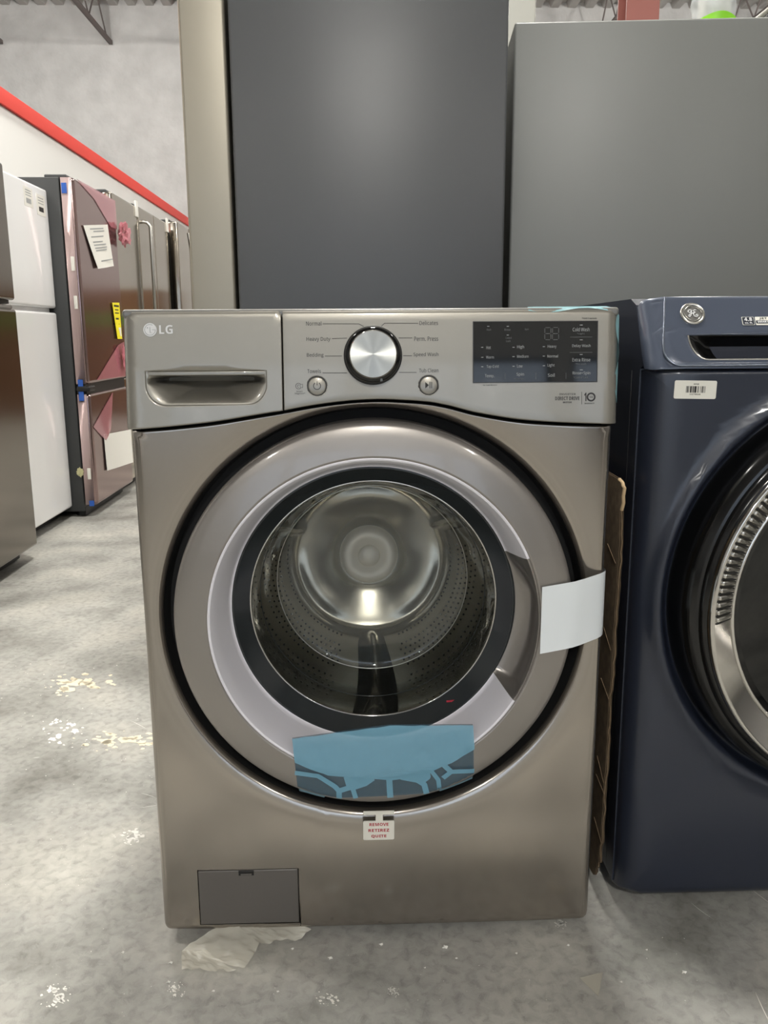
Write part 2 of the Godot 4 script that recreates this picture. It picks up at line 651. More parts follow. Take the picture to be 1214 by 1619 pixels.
func washer() -> void:
	var w := thing("front_load_washer", "dark silver front load washing machine with a round glass door, film and tape still on", "washing machine")
	# cabinet
	var s := Shape.new()
	# a sleeve, open in front for the drum
	var loops := []
	for q in [[0.0, -0.0165], [0.0, -0.76], [0.012, -0.772]]:
		loops.append(s.rrect(Vector3(0, 0.4965, 0), 0.341 - q[0], 0.4805 - q[0], 0.014, q[1], 4))
	s.loft(loops)
	s.cap(loops[-1])
	obj("cabinet", s, M.cabinet_grey, w)
	# black inner bulkhead behind the seams, with the door opening
	s = Shape.new()
	holed(s, DOOR, ring2(DOOR, 0.262), rrect2(-0.336, 0.024, 0.336, 0.965, 0.01), [0.0, 1.0], func(_p, _t): return -0.045)
	s.lathe([[0.262, -0.045], [0.262, -0.12], [0.235, -0.13]], 64, [1], Vector3(DOOR.x, DOOR.y, 0))
	obj("bulkhead", s, M.void, w)
	front_panel(w)
	console(w)
	door(w)
	drum(w)
	# pump filter flap: a plate set into the opening with a narrow real gap round it
	var flap := Shape.new()
	flap.box(Vector3(-0.20275, 0.07875, -0.0042), Vector3(0.1560, 0.0950, 0.0092), 0.0016, 3)
	var fl := obj("filter_flap", flap, M.flap_grey, w)
	var latch := Shape.new()
	latch.box(Vector3(-0.2055, 0.1215, 0.0004), Vector3(0.024, 0.0085, 0.002), 0.0008)
	obj("latch", latch, M.black, fl)
	latch = Shape.new()
	latch.box(Vector3(-0.2055, 0.1195, 0.0014), Vector3(0.017, 0.0028, 0.0012), 0.0005)
	obj("finger_tab", latch, M.flap_grey, fl)
	# base and feet
	obj("base_pan", cuboid(Vector3(0, 0.029, -0.40), Vector3(0.62, 0.03, 0.66)), M.black, w)
	for p in [Vector2(-0.275, -0.075), Vector2(0.275, -0.075), Vector2(-0.275, -0.68), Vector2(0.275, -0.68)]:
		var f := Shape.new()
		f.lathe([[0.0, 0.0], [0.026, 0.0], [0.026, 0.009], [0.012, 0.012], [0.012, 0.028]], 20, [1, 2])
		var fo := obj("foot", f, M.black, w)
		fo.rotation.x = -PI / 2.0
		fo.position = Vector3(p.x, 0, p.y)


func panel_z(p: Vector2, _t := 0.0) -> float:
	var r := p.distance_to(HOLE) - HOLE_R
	var v := -er(0.341 - absf(p.x), 0.013)
	v -= 0.004 * pow(clampf(absf(p.x) / 0.341, 0.0, 1.0), 6.0)
	v -= er(p.y - 0.017, 0.012)
	v -= er(seam(p.x) - 0.0025 - p.y, 0.003)
	# the sheet turns in towards the door: a soft dish, then a tight lip
	v -= 0.009 * exp(-maxf(r, 0.0) / 0.014) + er(r, 0.007)
	return v


func front_panel(w: Node3D) -> void:
	# the outline leaves out the lower corner that holds the filter flap; two strips frame the flap there
	var outer := PackedVector2Array()
	for x in [-0.341, -0.3408, -0.3403, -0.3395, -0.3383, -0.3365, -0.334, -0.331, -0.328, -0.32, -0.30, -0.2820, -0.24, -0.18, -0.1235]:
		outer.append(Vector2(x, 0.1275))
	outer.append(Vector2(-0.1235, 0.017))
	for k in 6:
		var a := 1.5 * PI + k / 5.0 * PI / 2.0
		outer.append(Vector2(0.341 - 0.02 + 0.02 * cos(a), 0.017 + 0.02 + 0.02 * sin(a)))
	for k in 41:
		var x := lerpf(0.341, -0.341, k / 40.0)
		outer.append(Vector2(x, seam(x) - 0.0025))
	var ts := [0.0, 0.006, 0.015, 0.03, 0.05, 0.075, 0.11, 0.16, 0.22, 0.3, 0.4, 0.5, 0.6, 0.68, 0.75, 0.81, 0.86, 0.9, 0.93, 0.955, 0.972, 0.985, 0.994, 1.0]
	var s := Shape.new()
	holed(s, HOLE, ring2(HOLE, HOLE_R, 160), outer, ts, panel_z, 168)
	# strip beside the flap, with the rounded lower corner
	s.sheet(28, 36, func(u: float, v: float) -> Vector3:
		var x := lerpf(-0.341, -0.2820, u * u)
		var y := lerpf(0.017, 0.1275, v * v)
		var c := Vector2(x, y) - Vector2(-0.321, 0.037)
		if c.x < 0.0 and c.y < 0.0:
			# squeeze the square corner into a round one
			var m := maxf(absf(c.x), absf(c.y))
			c = c * (m / maxf(c.length(), 0.00001))
		var p := Vector2(-0.321, 0.037) + c
		return Vector3(p.x, p.y, panel_z(p)))
	# strip under the flap
	s.sheet(20, 12, func(u: float, v: float) -> Vector3:
		var p := Vector2(lerpf(-0.2820, -0.1235, u), lerpf(0.017, 0.0300, v * v))
		return Vector3(p.x, p.y, panel_z(p)))
	# turned in edges of the flap opening
	var hole := [Vector2(-0.2820, 0.0300), Vector2(-0.1235, 0.0300), Vector2(-0.1235, 0.1275), Vector2(-0.2820, 0.1275)]
	for k in 4:
		var a: Vector2 = hole[k]
		var b: Vector2 = hole[(k + 1) % 4]
		s.quad(Vector3(a.x, a.y, panel_z(a)), Vector3(b.x, b.y, panel_z(b)), Vector3(b.x, b.y, -0.012), Vector3(a.x, a.y, -0.012), true)
	var fp := obj("front_panel", s, M.panel_steel, w)
	# the wall of the door recess
	s = Shape.new()
	s.lathe([[HOLE_R, -0.0158], [HOLE_R - 0.0005, -0.03], [HOLE_R - 0.004, -0.044], [0.255, -0.044]], 120, [2], Vector3(HOLE.x, HOLE.y, 0))
	obj("door_recess", s, M.void, fp)


func console(w: Node3D) -> void:
	# soap drawer
	var pc := Vector2(-0.2295, 0.0585 + 0.82)
	var mk := func(x0: float, x1: float, inset: float) -> PackedVector2Array:
		var o := PackedVector2Array()
		for k in 31:
			var x := lerpf(x0, x1, k / 30.0)
			o.append(Vector2(x, seam(x) + inset))
		o.append(Vector2(x1, 0.9815))
		o.append(Vector2(x0, 0.9815))
		return o
	var pocket := PackedVector2Array()
	var pr := 0.027
	for k in 9:
		var a := PI + k / 8.0 * PI / 2.0
		pocket.append(Vector2(-0.3113 + pr + pr * cos(a), 0.853 + pr + pr * sin(a)))
	for k in 9:
		var a := 1.5 * PI + k / 8.0 * PI / 2.0
		pocket.append(Vector2(-0.1478 - pr + pr * cos(a), 0.853 + pr + pr * sin(a)))
	pocket.append(Vector2(-0.1478, 0.8995))
	pocket.append(Vector2(-0.3113, 0.8995))
	var s := Shape.new()
	var zd := func(p: Vector2, t: float) -> float:
		var v := console_z(p.y)
		v -= er(p.x + 0.343, 0.018) + er(0.9815 - p.y, 0.009) + er(p.y - seam(p.x) - 0.0015, 0.002) + er(-0.1252 - p.x, 0.0014)
		return v - (0.0015 if t <= 0.0 else 0.0)
	holed(s, pc, pocket, mk.call(-0.343, -0.1252, 0.0015), [0.0, 0.012, 0.1, 0.25, 0.4, 0.55, 0.68, 0.78, 0.86, 0.91, 0.94, 0.965, 0.98, 0.99, 0.995, 1.0], zd, 128)
	var dr := obj("soap_drawer", s, M.console_paint, w)
	# scooped handle pocket: shallow below, deep under the top edge
	s = Shape.new()
	var zp := func(p: Vector2, t: float) -> float:
		return console_z(p.y) - 0.0015 - 0.052 * smoothstep(0.0, 1.0, 1.0 - t) * (0.55 + 0.45 * clampf((p.y - 0.853) / 0.046, 0.0, 1.0))
	var slit := rrect2(-0.290, 0.8830, -0.169, 0.8880, 0.002)
	holed(s, Vector2(-0.2295, 0.8855), slit, pocket, [0.0, 0.15, 0.3, 0.45, 0.58, 0.7, 0.8, 0.88, 0.94, 0.98, 1.0], zp, 160)
	var sl3 := PackedVector3Array()
	for q in slit:
		sl3.append(Vector3(q.x, q.y, zp.call(q, 0.0)))
	s.cap(sl3)
	obj("handle_pocket", s, M.console_paint, dr)
	s = Shape.new()
	s.box(Vector3(-0.22955, 0.8955, console_z(0.8955) - 0.0045), Vector3(0.1615, 0.006, 0.006), 0.0015)
	obj("grip_edge", s, M.console_paint, dr)
	# emblem
	var em := Node3D.new()
	em.name = "emblem"
	w.add_child(em)
	em.position = Vector3(0, 0.82, 0.016 + 0.0001)
	em.rotation.x = -atan(TILT)
	s = Shape.new()
	s.disc(Vector3(-0.3035, 0.1351, 0.0), 0.0092, 0.0012, 40, 0.0004)
	obj("disc", s, M.white_ink, em)
	s = Shape.new()
	var arc := []
	for k in 25:
		var a := deg_to_rad(-8.0 - k / 24.0 * 300.0) + deg_to_rad(8.0)
		arc.append(Vector3(-0.3035 + 0.0072 * cos(a), 0.1351 + 0.0072 * sin(a), 0.0012))
	s.tube(arc, 0.00035, 5)
	s.tube([Vector3(-0.2963, 0.1351, 0.0012), Vector3(-0.3005, 0.1351, 0.0012)], 0.00035, 5)
	s.tube([Vector3(-0.3035, 0.1390, 0.0012), Vector3(-0.3035, 0.1312, 0.0012), Vector3(-0.3010, 0.1312, 0.0012)], 0.00035, 5)
	s.disc(Vector3(-0.3068, 0.1378, 0.0010), 0.0009, 0.0004, 12)
	obj("face_line", s, M.grey_ink, em)
	writing("LG", -0.2912, 0.1297, -0.2728, 0.1414, 0.0004, M.white_ink, em, "lettering", true)
	# control panel
	var xs := clusters(-0.1238, 0.343, 0.0014, 0.018, 60)
	var vs := clusters(0.0, 1.0, 0.012, 0.06, 14)
	s = Shape.new()
	var rows := []
	for v in vs:
		var l := PackedVector3Array()
		for x in xs:
			var y := lerpf(seam(x) + 0.0015, 0.9815, v)
			var z := console_z(y) - er(0.343 - x, 0.018) - er(0.9815 - y, 0.009) - er(y - seam(x) - 0.0015, 0.002) - er(x + 0.1238, 0.0014)
			l.append(Vector3(x, y, z))
		rows.append(l)
	s.loft(rows, false)
	var cp := obj("control_panel", s, M.console_paint, w)
	# lid above and the returns at both ends
	s = Shape.new()
	s.box(Vector3(0, 0.9755, -0.385), Vector3(0.684, 0.012, 0.76), 0.004)
	obj("lid", s, M.cabinet_grey, w)
	for sx in [-1.0, 1.0]:
		s = Shape.new()
		s.quad(Vector3(sx * 0.343, 0.821, -0.001), Vector3(sx * 0.343, 0.974, -0.021), Vector3(sx * 0.342, 0.974, -0.05), Vector3(sx * 0.342, 0.821, -0.05), true)
		obj("console_end", s, M.console_paint, w)
	# all the print, buttons and the display live on the sloping face
	var face := Node3D.new()
	face.name = "fascia"
	w.add_child(face)
	face.position = Vector3(0, 0.82, 0.016)
	face.rotation.x = -atan(TILT)
	fascia(face)


func fascia(f: Node3D) -> void:
	var dial_text := [["Normal",-0.0913,0.1398,-0.0704,0.1454],["Heavy Duty",-0.0911,0.1175,-0.0585,0.1241],["Bedding",-0.0911,0.0962,-0.0681,0.1026],["Towels",-0.0907,0.0752,-0.0722,0.0808],["Delicates",0.0642,0.1397,0.0898,0.1454],["Perm. Press",0.0569,0.1179,0.0899,0.1239],["Speed Wash",0.0558,0.0959,0.0902,0.1024],["Tub Clean",0.0632,0.0752,0.0901,0.0806],["Smart",-0.1062,0.0494,-0.0978,0.0514],["Diagnosis™",-0.1085,0.0461,-0.0941,0.0486]]
	var display_text := [["Cold Wash",0.2764,0.1299,0.2998,0.1349],["*Light",0.2822,0.1251,0.2929,0.1279],["Delay Wash",0.2757,0.1072,0.3015,0.1122],["Extra Rinse",0.2762,0.0885,0.3014,0.0933],["*Pre-wash",0.2803,0.0840,0.2955,0.0865],["Rinse+Spin",0.2766,0.0696,0.3016,0.0749],["*Control Lock",0.2779,0.0655,0.2985,0.0681],["Heavy",0.2415,0.1065,0.2539,0.1114],["Normal",0.2413,0.0942,0.2562,0.0982],["Light",0.2417,0.0809,0.2515,0.0859],["Soil",0.2422,0.0678,0.2516,0.0725],["High",0.1991,0.1061,0.2088,0.1114],["Medium",0.1991,0.0942,0.2151,0.0982],["Low",0.1992,0.0808,0.2068,0.0849],["Spin",0.1985,0.0685,0.2089,0.0739],["*Drain+Spin",0.1957,0.0640,0.2090,0.0665],["Hot",0.1565,0.1064,0.1626,0.1105],["Warm",0.1560,0.0934,0.1671,0.0971],["Tap Cold",0.1567,0.0797,0.1736,0.0846],["Temp.",0.1544,0.0664,0.1678,0.0719],["Wash",0.1566,0.1316,0.1629,0.1343],["Rinse",0.1816,0.1311,0.1899,0.1341],["Control",0.1834,0.1202,0.1913,0.1231],["Lock",0.1839,0.1158,0.1903,0.1188],["Spin",0.2097,0.1313,0.2153,0.1343]]
	var motor_text := [["*Hold 3 seconds",0.2892,0.1465,0.3098,0.1488],["6x Cold Motion",0.1522,0.0561,0.1713,0.0583],["INVERTER",0.2585,0.0425,0.2816,0.0451],["DIRECT DRIVE",0.2529,0.0356,0.2869,0.0404],["MOTOR",0.2638,0.0314,0.2761,0.0337],["1",0.2936,0.0339,0.2965,0.0457],["YEAR",0.3006,0.0385,0.3058,0.0406],["WARRANTY",0.2940,0.0299,0.3081,0.0317]]
	for t in dial_text:
		writing(t[0], t[1], t[2], t[3], t[4], 0.0001, M.ink, f)
	for t in motor_text:
		writing(t[0], t[1], t[2], t[3], t[4], 0.0001, M.ink, f, "lettering", t[0] in ["DIRECT DRIVE", "1", "MOTOR"])
	var lines := [[[-0.0682,0.1421],[-0.0193,0.1418],[-0.0128,0.1383]], [[-0.0557,0.1220],[-0.0359,0.1225]], [[-0.0659,0.0984],[-0.0431,0.0983]], [[-0.0695,0.0754],[-0.0365,0.0752]], [[0.0621,0.1421],[0.0161,0.1424],[0.0120,0.1385]], [[0.0538,0.1223],[0.0359,0.1224]], [[0.0531,0.0980],[0.0418,0.0981]], [[0.0595,0.0752],[0.0360,0.0754]]]
	for l in lines:
		var s := Shape.new()
		var path := PackedVector2Array()
		for q in l:
			path.append(Vector2(q[0], q[1]))
		for poly in Geometry2D.offset_polyline(path, 0.00035):
			s.prism(poly, 0.0001, 0.0004)
		obj("pointer_line", s, M.ink, f)
	# emblem of ten years: a ring
	var s := Shape.new()
	s.lathe([[0.0041, 0.0001], [0.0041, 0.0005], [0.0062, 0.0005], [0.0062, 0.0001]], 40, [1, 2], Vector3(0.3032, 0.0396, 0))
	obj("figure_ring", s, M.ink, f)
	obj("divider", cuboid(Vector3(0.2901, 0.0382, 0.0003), Vector3(0.0004, 0.0173, 0.0004)), M.ink, f)
	# smart phone icon
	s = Shape.new()
	s.lathe([[0.0036, 0.0001], [0.0036, 0.0004], [0.0042, 0.0004], [0.0042, 0.0001]], 24, [1, 2], Vector3(-0.1032, 0.0577, 0), 0.7, 5.6)
	s.lathe([[0.0014, 0.0001], [0.0014, 0.0004], [0.0019, 0.0004], [0.0019, 0.0001]], 16, [1, 2], Vector3(-0.1032, 0.0577, 0), 0.6, 5.0)
	for e in [[-0.0990, 0.0556, 0.0036, 0.0004], [-0.0990, 0.0602, 0.0036, 0.0004]]:
		s.box(Vector3(e[0], e[1], 0.0002), Vector3(e[2], e[3], 0.0003))
	for e in [-0.1006, -0.0974]:
		s.box(Vector3(e, 0.0579, 0.0002), Vector3(0.0004, 0.0050, 0.0003))
	obj("phone_icon", s, M.ink, f)
	# dial
	var dc := Vector3(-0.0002, 0.0987, 0)
	s = Shape.new()
	s.lathe([[0.0402, 0.0], [0.0402, 0.002], [0.0395, 0.003], [0.0385, 0.0032]], 64, [], dc)
	var dial := _like(f, obj("dial", s, M.black, f.get_parent()))
	s = Shape.new()
	s.lathe([[0.0385, 0.003], [0.0380, 0.009], [0.0372, 0.0125], [0.0355, 0.0142], [0.0325, 0.0152]], 64, [], dc)
	obj("collar", s, M.gloss_black, dial)
	s = Shape.new()
	s.lathe([[0.0330, 0.0148], [0.0326, 0.0190], [0.0312, 0.0206]], 64, [], dc)
	obj("cap_edge", s, M.chrome, dial)
	# spun metal face with its grain running round
	var st := SurfaceTool.new()
	st.begin(Mesh.PRIMITIVE_TRIANGLES)
	for k in 96:
		for q in 6:
			var r0 := 0.0312 * q / 6.0
			var r1 := 0.0312 * (q + 1) / 6.0
			var pts := []
			for e in [[r0, k], [r1, k], [r1, k + 1], [r0, k + 1]]:
				var a: float = TAU * e[1] / 96.0
				pts.append([dc + Vector3(e[0] * cos(a), e[0] * sin(a), 0.0206 + 0.0006 * (1.0 - e[0] / 0.0312)), Vector2(e[1] / 96.0, e[0] / 0.0312)])
			for i in [0, 2, 1, 0, 3, 2]:
				st.set_uv(pts[i][1])
				st.set_normal(Vector3(0, 0, 1))
				st.add_vertex(pts[i][0])
	obj("cap_face", st.commit(), M.dial_metal, dial)
	s = Shape.new()
	s.box(Vector3(0.0107, 0.0645, 0.0142), Vector3(0.0032, 0.0038, 0.0016), 0.0004)
	obj("pointer", s, M.faint_ink, dial)
	# buttons
	for b in [[-0.0776, 0.0577, 0], [0.0763, 0.0576, 1]]:
		var c := Vector3(b[0], b[1], 0)
		s = Shape.new()
		s.lathe([[0.0146, 0.0], [0.0146, 0.0006], [0.0138, 0.0009], [0.0134, 0.0002]], 40, [1, 2], c)
		var bt := _like(f, obj("button", s, M.chrome, f.get_parent()))
		s = Shape.new()
		s.lathe([[0.0136, 0.0001], [0.0136, 0.0004], [0.0122, 0.0004]], 40, [1], c)
		obj("black_ring", s, M.black, bt)
		s = Shape.new()
		s.lathe([[0.0, 0.0013], [0.0110, 0.0015], [0.0120, 0.0011], [0.0124, 0.0002]], 40, [], c)
		obj("cap", s, M.console_paint, bt)
		s = Shape.new()
		if b[2] == 0:
			var a0 := PI / 2.0 + 0.55
			s.lathe([[0.0044, 0.0014], [0.0044, 0.0018], [0.0053, 0.0018], [0.0053, 0.0014]], 32, [1, 2], c, a0, a0 + TAU - 1.1)
			s.box(c + Vector3(0, 0.0036, 0.0016), Vector3(0.0009, 0.0056, 0.0004))
		else:
			s.prism(PackedVector2Array([Vector2(c.x - 0.0046, c.y - 0.0044), Vector2(c.x + 0.0004, c.y), Vector2(c.x - 0.0046, c.y + 0.0044)]), 0.0014, 0.0018)
			for e in [0.0018, 0.0042]:
				s.box(c + Vector3(e, 0, 0.0016), Vector3(0.0009, 0.0088, 0.0004))
		obj("icon", s, M.ink, bt)
	# display
	s = Shape.new()
	s.prism(rrect2(0.1384, 0.0607, 0.3110, 0.1436, 0.0012), 0.0, 0.0007)
	var d := _like(f, obj("display", s, M.display_glass, f.get_parent()))
	obj("display_frame", _frame(0.1378, 0.0601, 0.3116, 0.1442, 0.0010), M.black, d)
	for t in display_text:
		var small: bool = t[4] - t[2] < 0.0035
		writing(t[0], t[1], t[2], t[3], t[4], 0.0007, M.faint_ink if small else M.grey_ink, d)
	for q in [[0.2881,0.1384],[0.2883,0.1182],[0.2885,0.0982],[0.2888,0.0771],[0.2363,0.1093],[0.2364,0.0963],[0.2365,0.0831],[0.1942,0.1086],[0.1942,0.0959],[0.1943,0.0827],[0.1508,0.1088],[0.1508,0.0952],[0.1508,0.0823],[0.1591,0.1374],[0.1861,0.1372],[0.1861,0.1253]]:
		obj("indicator_dash", cuboid(Vector3(q[0], q[1], 0.0008), Vector3(0.0040 if q[0] > 0.28 else 0.0030, 0.0009, 0.0003)), M.grey_ink, d)
	for q in [[0.2883, 0.1220, 0.031], [0.2883, 0.1011, 0.0315]]:
		obj("rule", cuboid(Vector3(q[0], q[1], 0.0008), Vector3(q[2], 0.0005, 0.0003)), M.faint_ink, d)
	for x in [0.1825, 0.2254, 0.2676]:
		obj("rule", cuboid(Vector3(x, 0.0690, 0.0008), Vector3(0.0005, 0.0085, 0.0003)), M.faint_ink, d)
	# two figures of seven bars
	for g in [[0.2375, 0.2460], [0.2482, 0.2568]]:
		var sg := Shape.new()
		for y in [0.1187, 0.1270, 0.1353]:
			sg.box(Vector3((g[0] + g[1]) / 2.0, y, 0.0008), Vector3(0.0062, 0.0007, 0.0003))
		for x in g:
			for y in [0.1229, 0.1311]:
				sg.box(Vector3(x, y, 0.0008), Vector3(0.0007, 0.0064, 0.0003))
		obj("figure", sg, M.faint_ink, d)


func _frame(x0: float, y0: float, x1: float, y1: float, t: float) -> Shape:
	var s := Shape.new()
	s.box(Vector3((x0 + x1) / 2, y0 + t / 2, 0.0005), Vector3(x1 - x0, t, 0.001))
	s.box(Vector3((x0 + x1) / 2, y1 - t / 2, 0.0005), Vector3(x1 - x0, t, 0.001))
	s.box(Vector3(x0 + t / 2, (y0 + y1) / 2, 0.0005), Vector3(t, y1 - y0 - 2 * t, 0.001))
	s.box(Vector3(x1 - t / 2, (y0 + y1) / 2, 0.0005), Vector3(t, y1 - y0 - 2 * t, 0.001))
	return s


func door(w: Node3D) -> void:
	var c := Vector3(DOOR.x, DOOR.y, 0)
	var d := Node3D.new()
	d.name = "door"
	w.add_child(d)
	d.position = c
	var s := Shape.new()
	s.lathe([[0.282, -0.038], [0.2895, -0.030], [0.2905, 0.010], [0.2895, 0.0185], [0.2865, 0.0235], [0.2820, 0.0258], [0.270, 0.0285], [0.255, 0.0315], [0.2425, 0.0335], [0.2405, 0.0332], [0.2395, 0.0318]], 144, [1, 2, 8])
	obj("outer_ring", s, M.ring_paint, d)
	# the funnel inside the ring, interrupted on the right by a scooped hand hold
	var fun := [[0.2395, 0.0318], [0.2380, 0.0326], [0.2360, 0.0312], [0.2325, 0.022], [0.2280, 0.004], [0.2235, -0.018], [0.2195, -0.036], [0.2175, -0.0455], [0.2150, -0.0465]]
	var scoop := [[0.2395, 0.0318], [0.2382, 0.0326], [0.2368, 0.0310], [0.2362, 0.0270], [0.2385, 0.014], [0.2430, -0.008], [0.2440, -0.030], [0.2380, -0.044], [0.2150, -0.0500]]
	var lo := deg_to_rad(-31.0)
	var hi := deg_to_rad(23.0)
	s = Shape.new()
	s.lathe(fun, 200, [1, 2], Vector3.ZERO, hi, lo + TAU)
	var rows := []
	for j in fun.size():
		var l := PackedVector3Array()
		for k in 61:
			var a := lerpf(lo, hi, k / 60.0)
			var g := rad_to_deg(a)
			var u := smoothstep(-31.0, -28.5, g) * (1.0 - smoothstep(4.0, 23.0, g))
			var r := lerpf(fun[j][0], scoop[j][0], u)
			l.append(Vector3(r * cos(a), r * sin(a), lerpf(fun[j][1], scoop[j][1], u)))
		rows.append(l)
	var hs := Shape.new()
	hs.loft(rows, false, [1, 2])
	obj("hand_hold", hs, M.ring_paint, d)
	obj("inner_ring", s, M.funnel_paint, d)
	s = Shape.new()
	s.lathe([[0.2165, -0.0470], [0.2150, -0.0455], [0.2130, -0.0460], [0.2040, -0.0560], [0.1960, -0.0640], [0.1900, -0.0700]], 120, [2])
	obj("glass_rim", s, M.rim_glass, d)
	s = Shape.new()
	# thick pressed wall with waves shaped to streak the reflections, then the tight corner and the clear bottom
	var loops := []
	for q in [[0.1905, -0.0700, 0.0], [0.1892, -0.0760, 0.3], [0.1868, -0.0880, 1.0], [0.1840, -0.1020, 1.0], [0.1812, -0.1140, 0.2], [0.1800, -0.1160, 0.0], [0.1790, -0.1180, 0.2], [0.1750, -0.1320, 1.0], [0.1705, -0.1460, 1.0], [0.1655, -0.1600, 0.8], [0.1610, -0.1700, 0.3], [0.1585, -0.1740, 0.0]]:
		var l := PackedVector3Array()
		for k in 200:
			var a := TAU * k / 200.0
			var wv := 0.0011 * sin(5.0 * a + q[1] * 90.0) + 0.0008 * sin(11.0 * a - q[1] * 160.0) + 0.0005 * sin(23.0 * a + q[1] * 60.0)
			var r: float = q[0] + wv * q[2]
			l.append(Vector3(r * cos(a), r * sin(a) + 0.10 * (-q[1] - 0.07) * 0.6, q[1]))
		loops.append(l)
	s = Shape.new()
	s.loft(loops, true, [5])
	tag(obj("bowl_wall", s, M.bowl_wall, d), "thick side of the door glass, tinted dark to imitate refraction", "")
	s = Shape.new()
	s.lathe([[0.1585, -0.1740], [0.1560, -0.1775], [0.1520, -0.1790], [0.1470, -0.1795], [0.1200, -0.1820], [0.0800, -0.1850], [0.0400, -0.1865], [0.0, -0.1870]], 120, [], Vector3(0, 0.0062, 0))
	tag(obj("glass_bowl", s, M.bowl, d), "clear domed door glass", "")
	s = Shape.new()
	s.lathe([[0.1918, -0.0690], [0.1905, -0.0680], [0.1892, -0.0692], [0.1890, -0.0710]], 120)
	obj("edge_highlight", s, M.chrome, d)  # chrome ring drawn in as the highlight on the glass edge
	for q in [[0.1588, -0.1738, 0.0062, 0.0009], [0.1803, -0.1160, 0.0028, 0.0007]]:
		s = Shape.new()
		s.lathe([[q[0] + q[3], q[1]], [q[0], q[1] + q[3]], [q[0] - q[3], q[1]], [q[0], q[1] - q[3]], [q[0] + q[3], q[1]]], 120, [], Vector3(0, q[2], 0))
		obj("highlight_ring", s, M.satin if q[0] < 0.17 else M.rim_glass, d)  # thin rings added to draw highlight arcs in the glass
	# wash level mark moulded on the rim
	var mk := obj("level_mark", cuboid(Vector3.ZERO, Vector3(0.0030, 0.0165, 0.0006)), M.red_ink, d)
	var ma := deg_to_rad(-53.0)
	mk.position = Vector3(0.2025 * cos(ma), 0.2025 * sin(ma), -0.0565)
	mk.rotation = Vector3(0, 0, ma - PI / 2.0 + 1.0)


func _drum_r(z: float) -> float:
	var t := [[-0.172, 0.243], [-0.195, 0.245], [-0.215, 0.240], [-0.235, 0.238], [-0.255, 0.228], [-0.30, 0.215], [-0.38, 0.178], [-0.42, 0.159], [-0.436, 0.152]]
	for k in t.size() - 1:
		if z >= t[k + 1][0]:
			return lerpf(t[k][1], t[k + 1][1], clampf((z - t[k][0]) / (t[k + 1][0] - t[k][0]), 0.0, 1.0))
	return 0.152


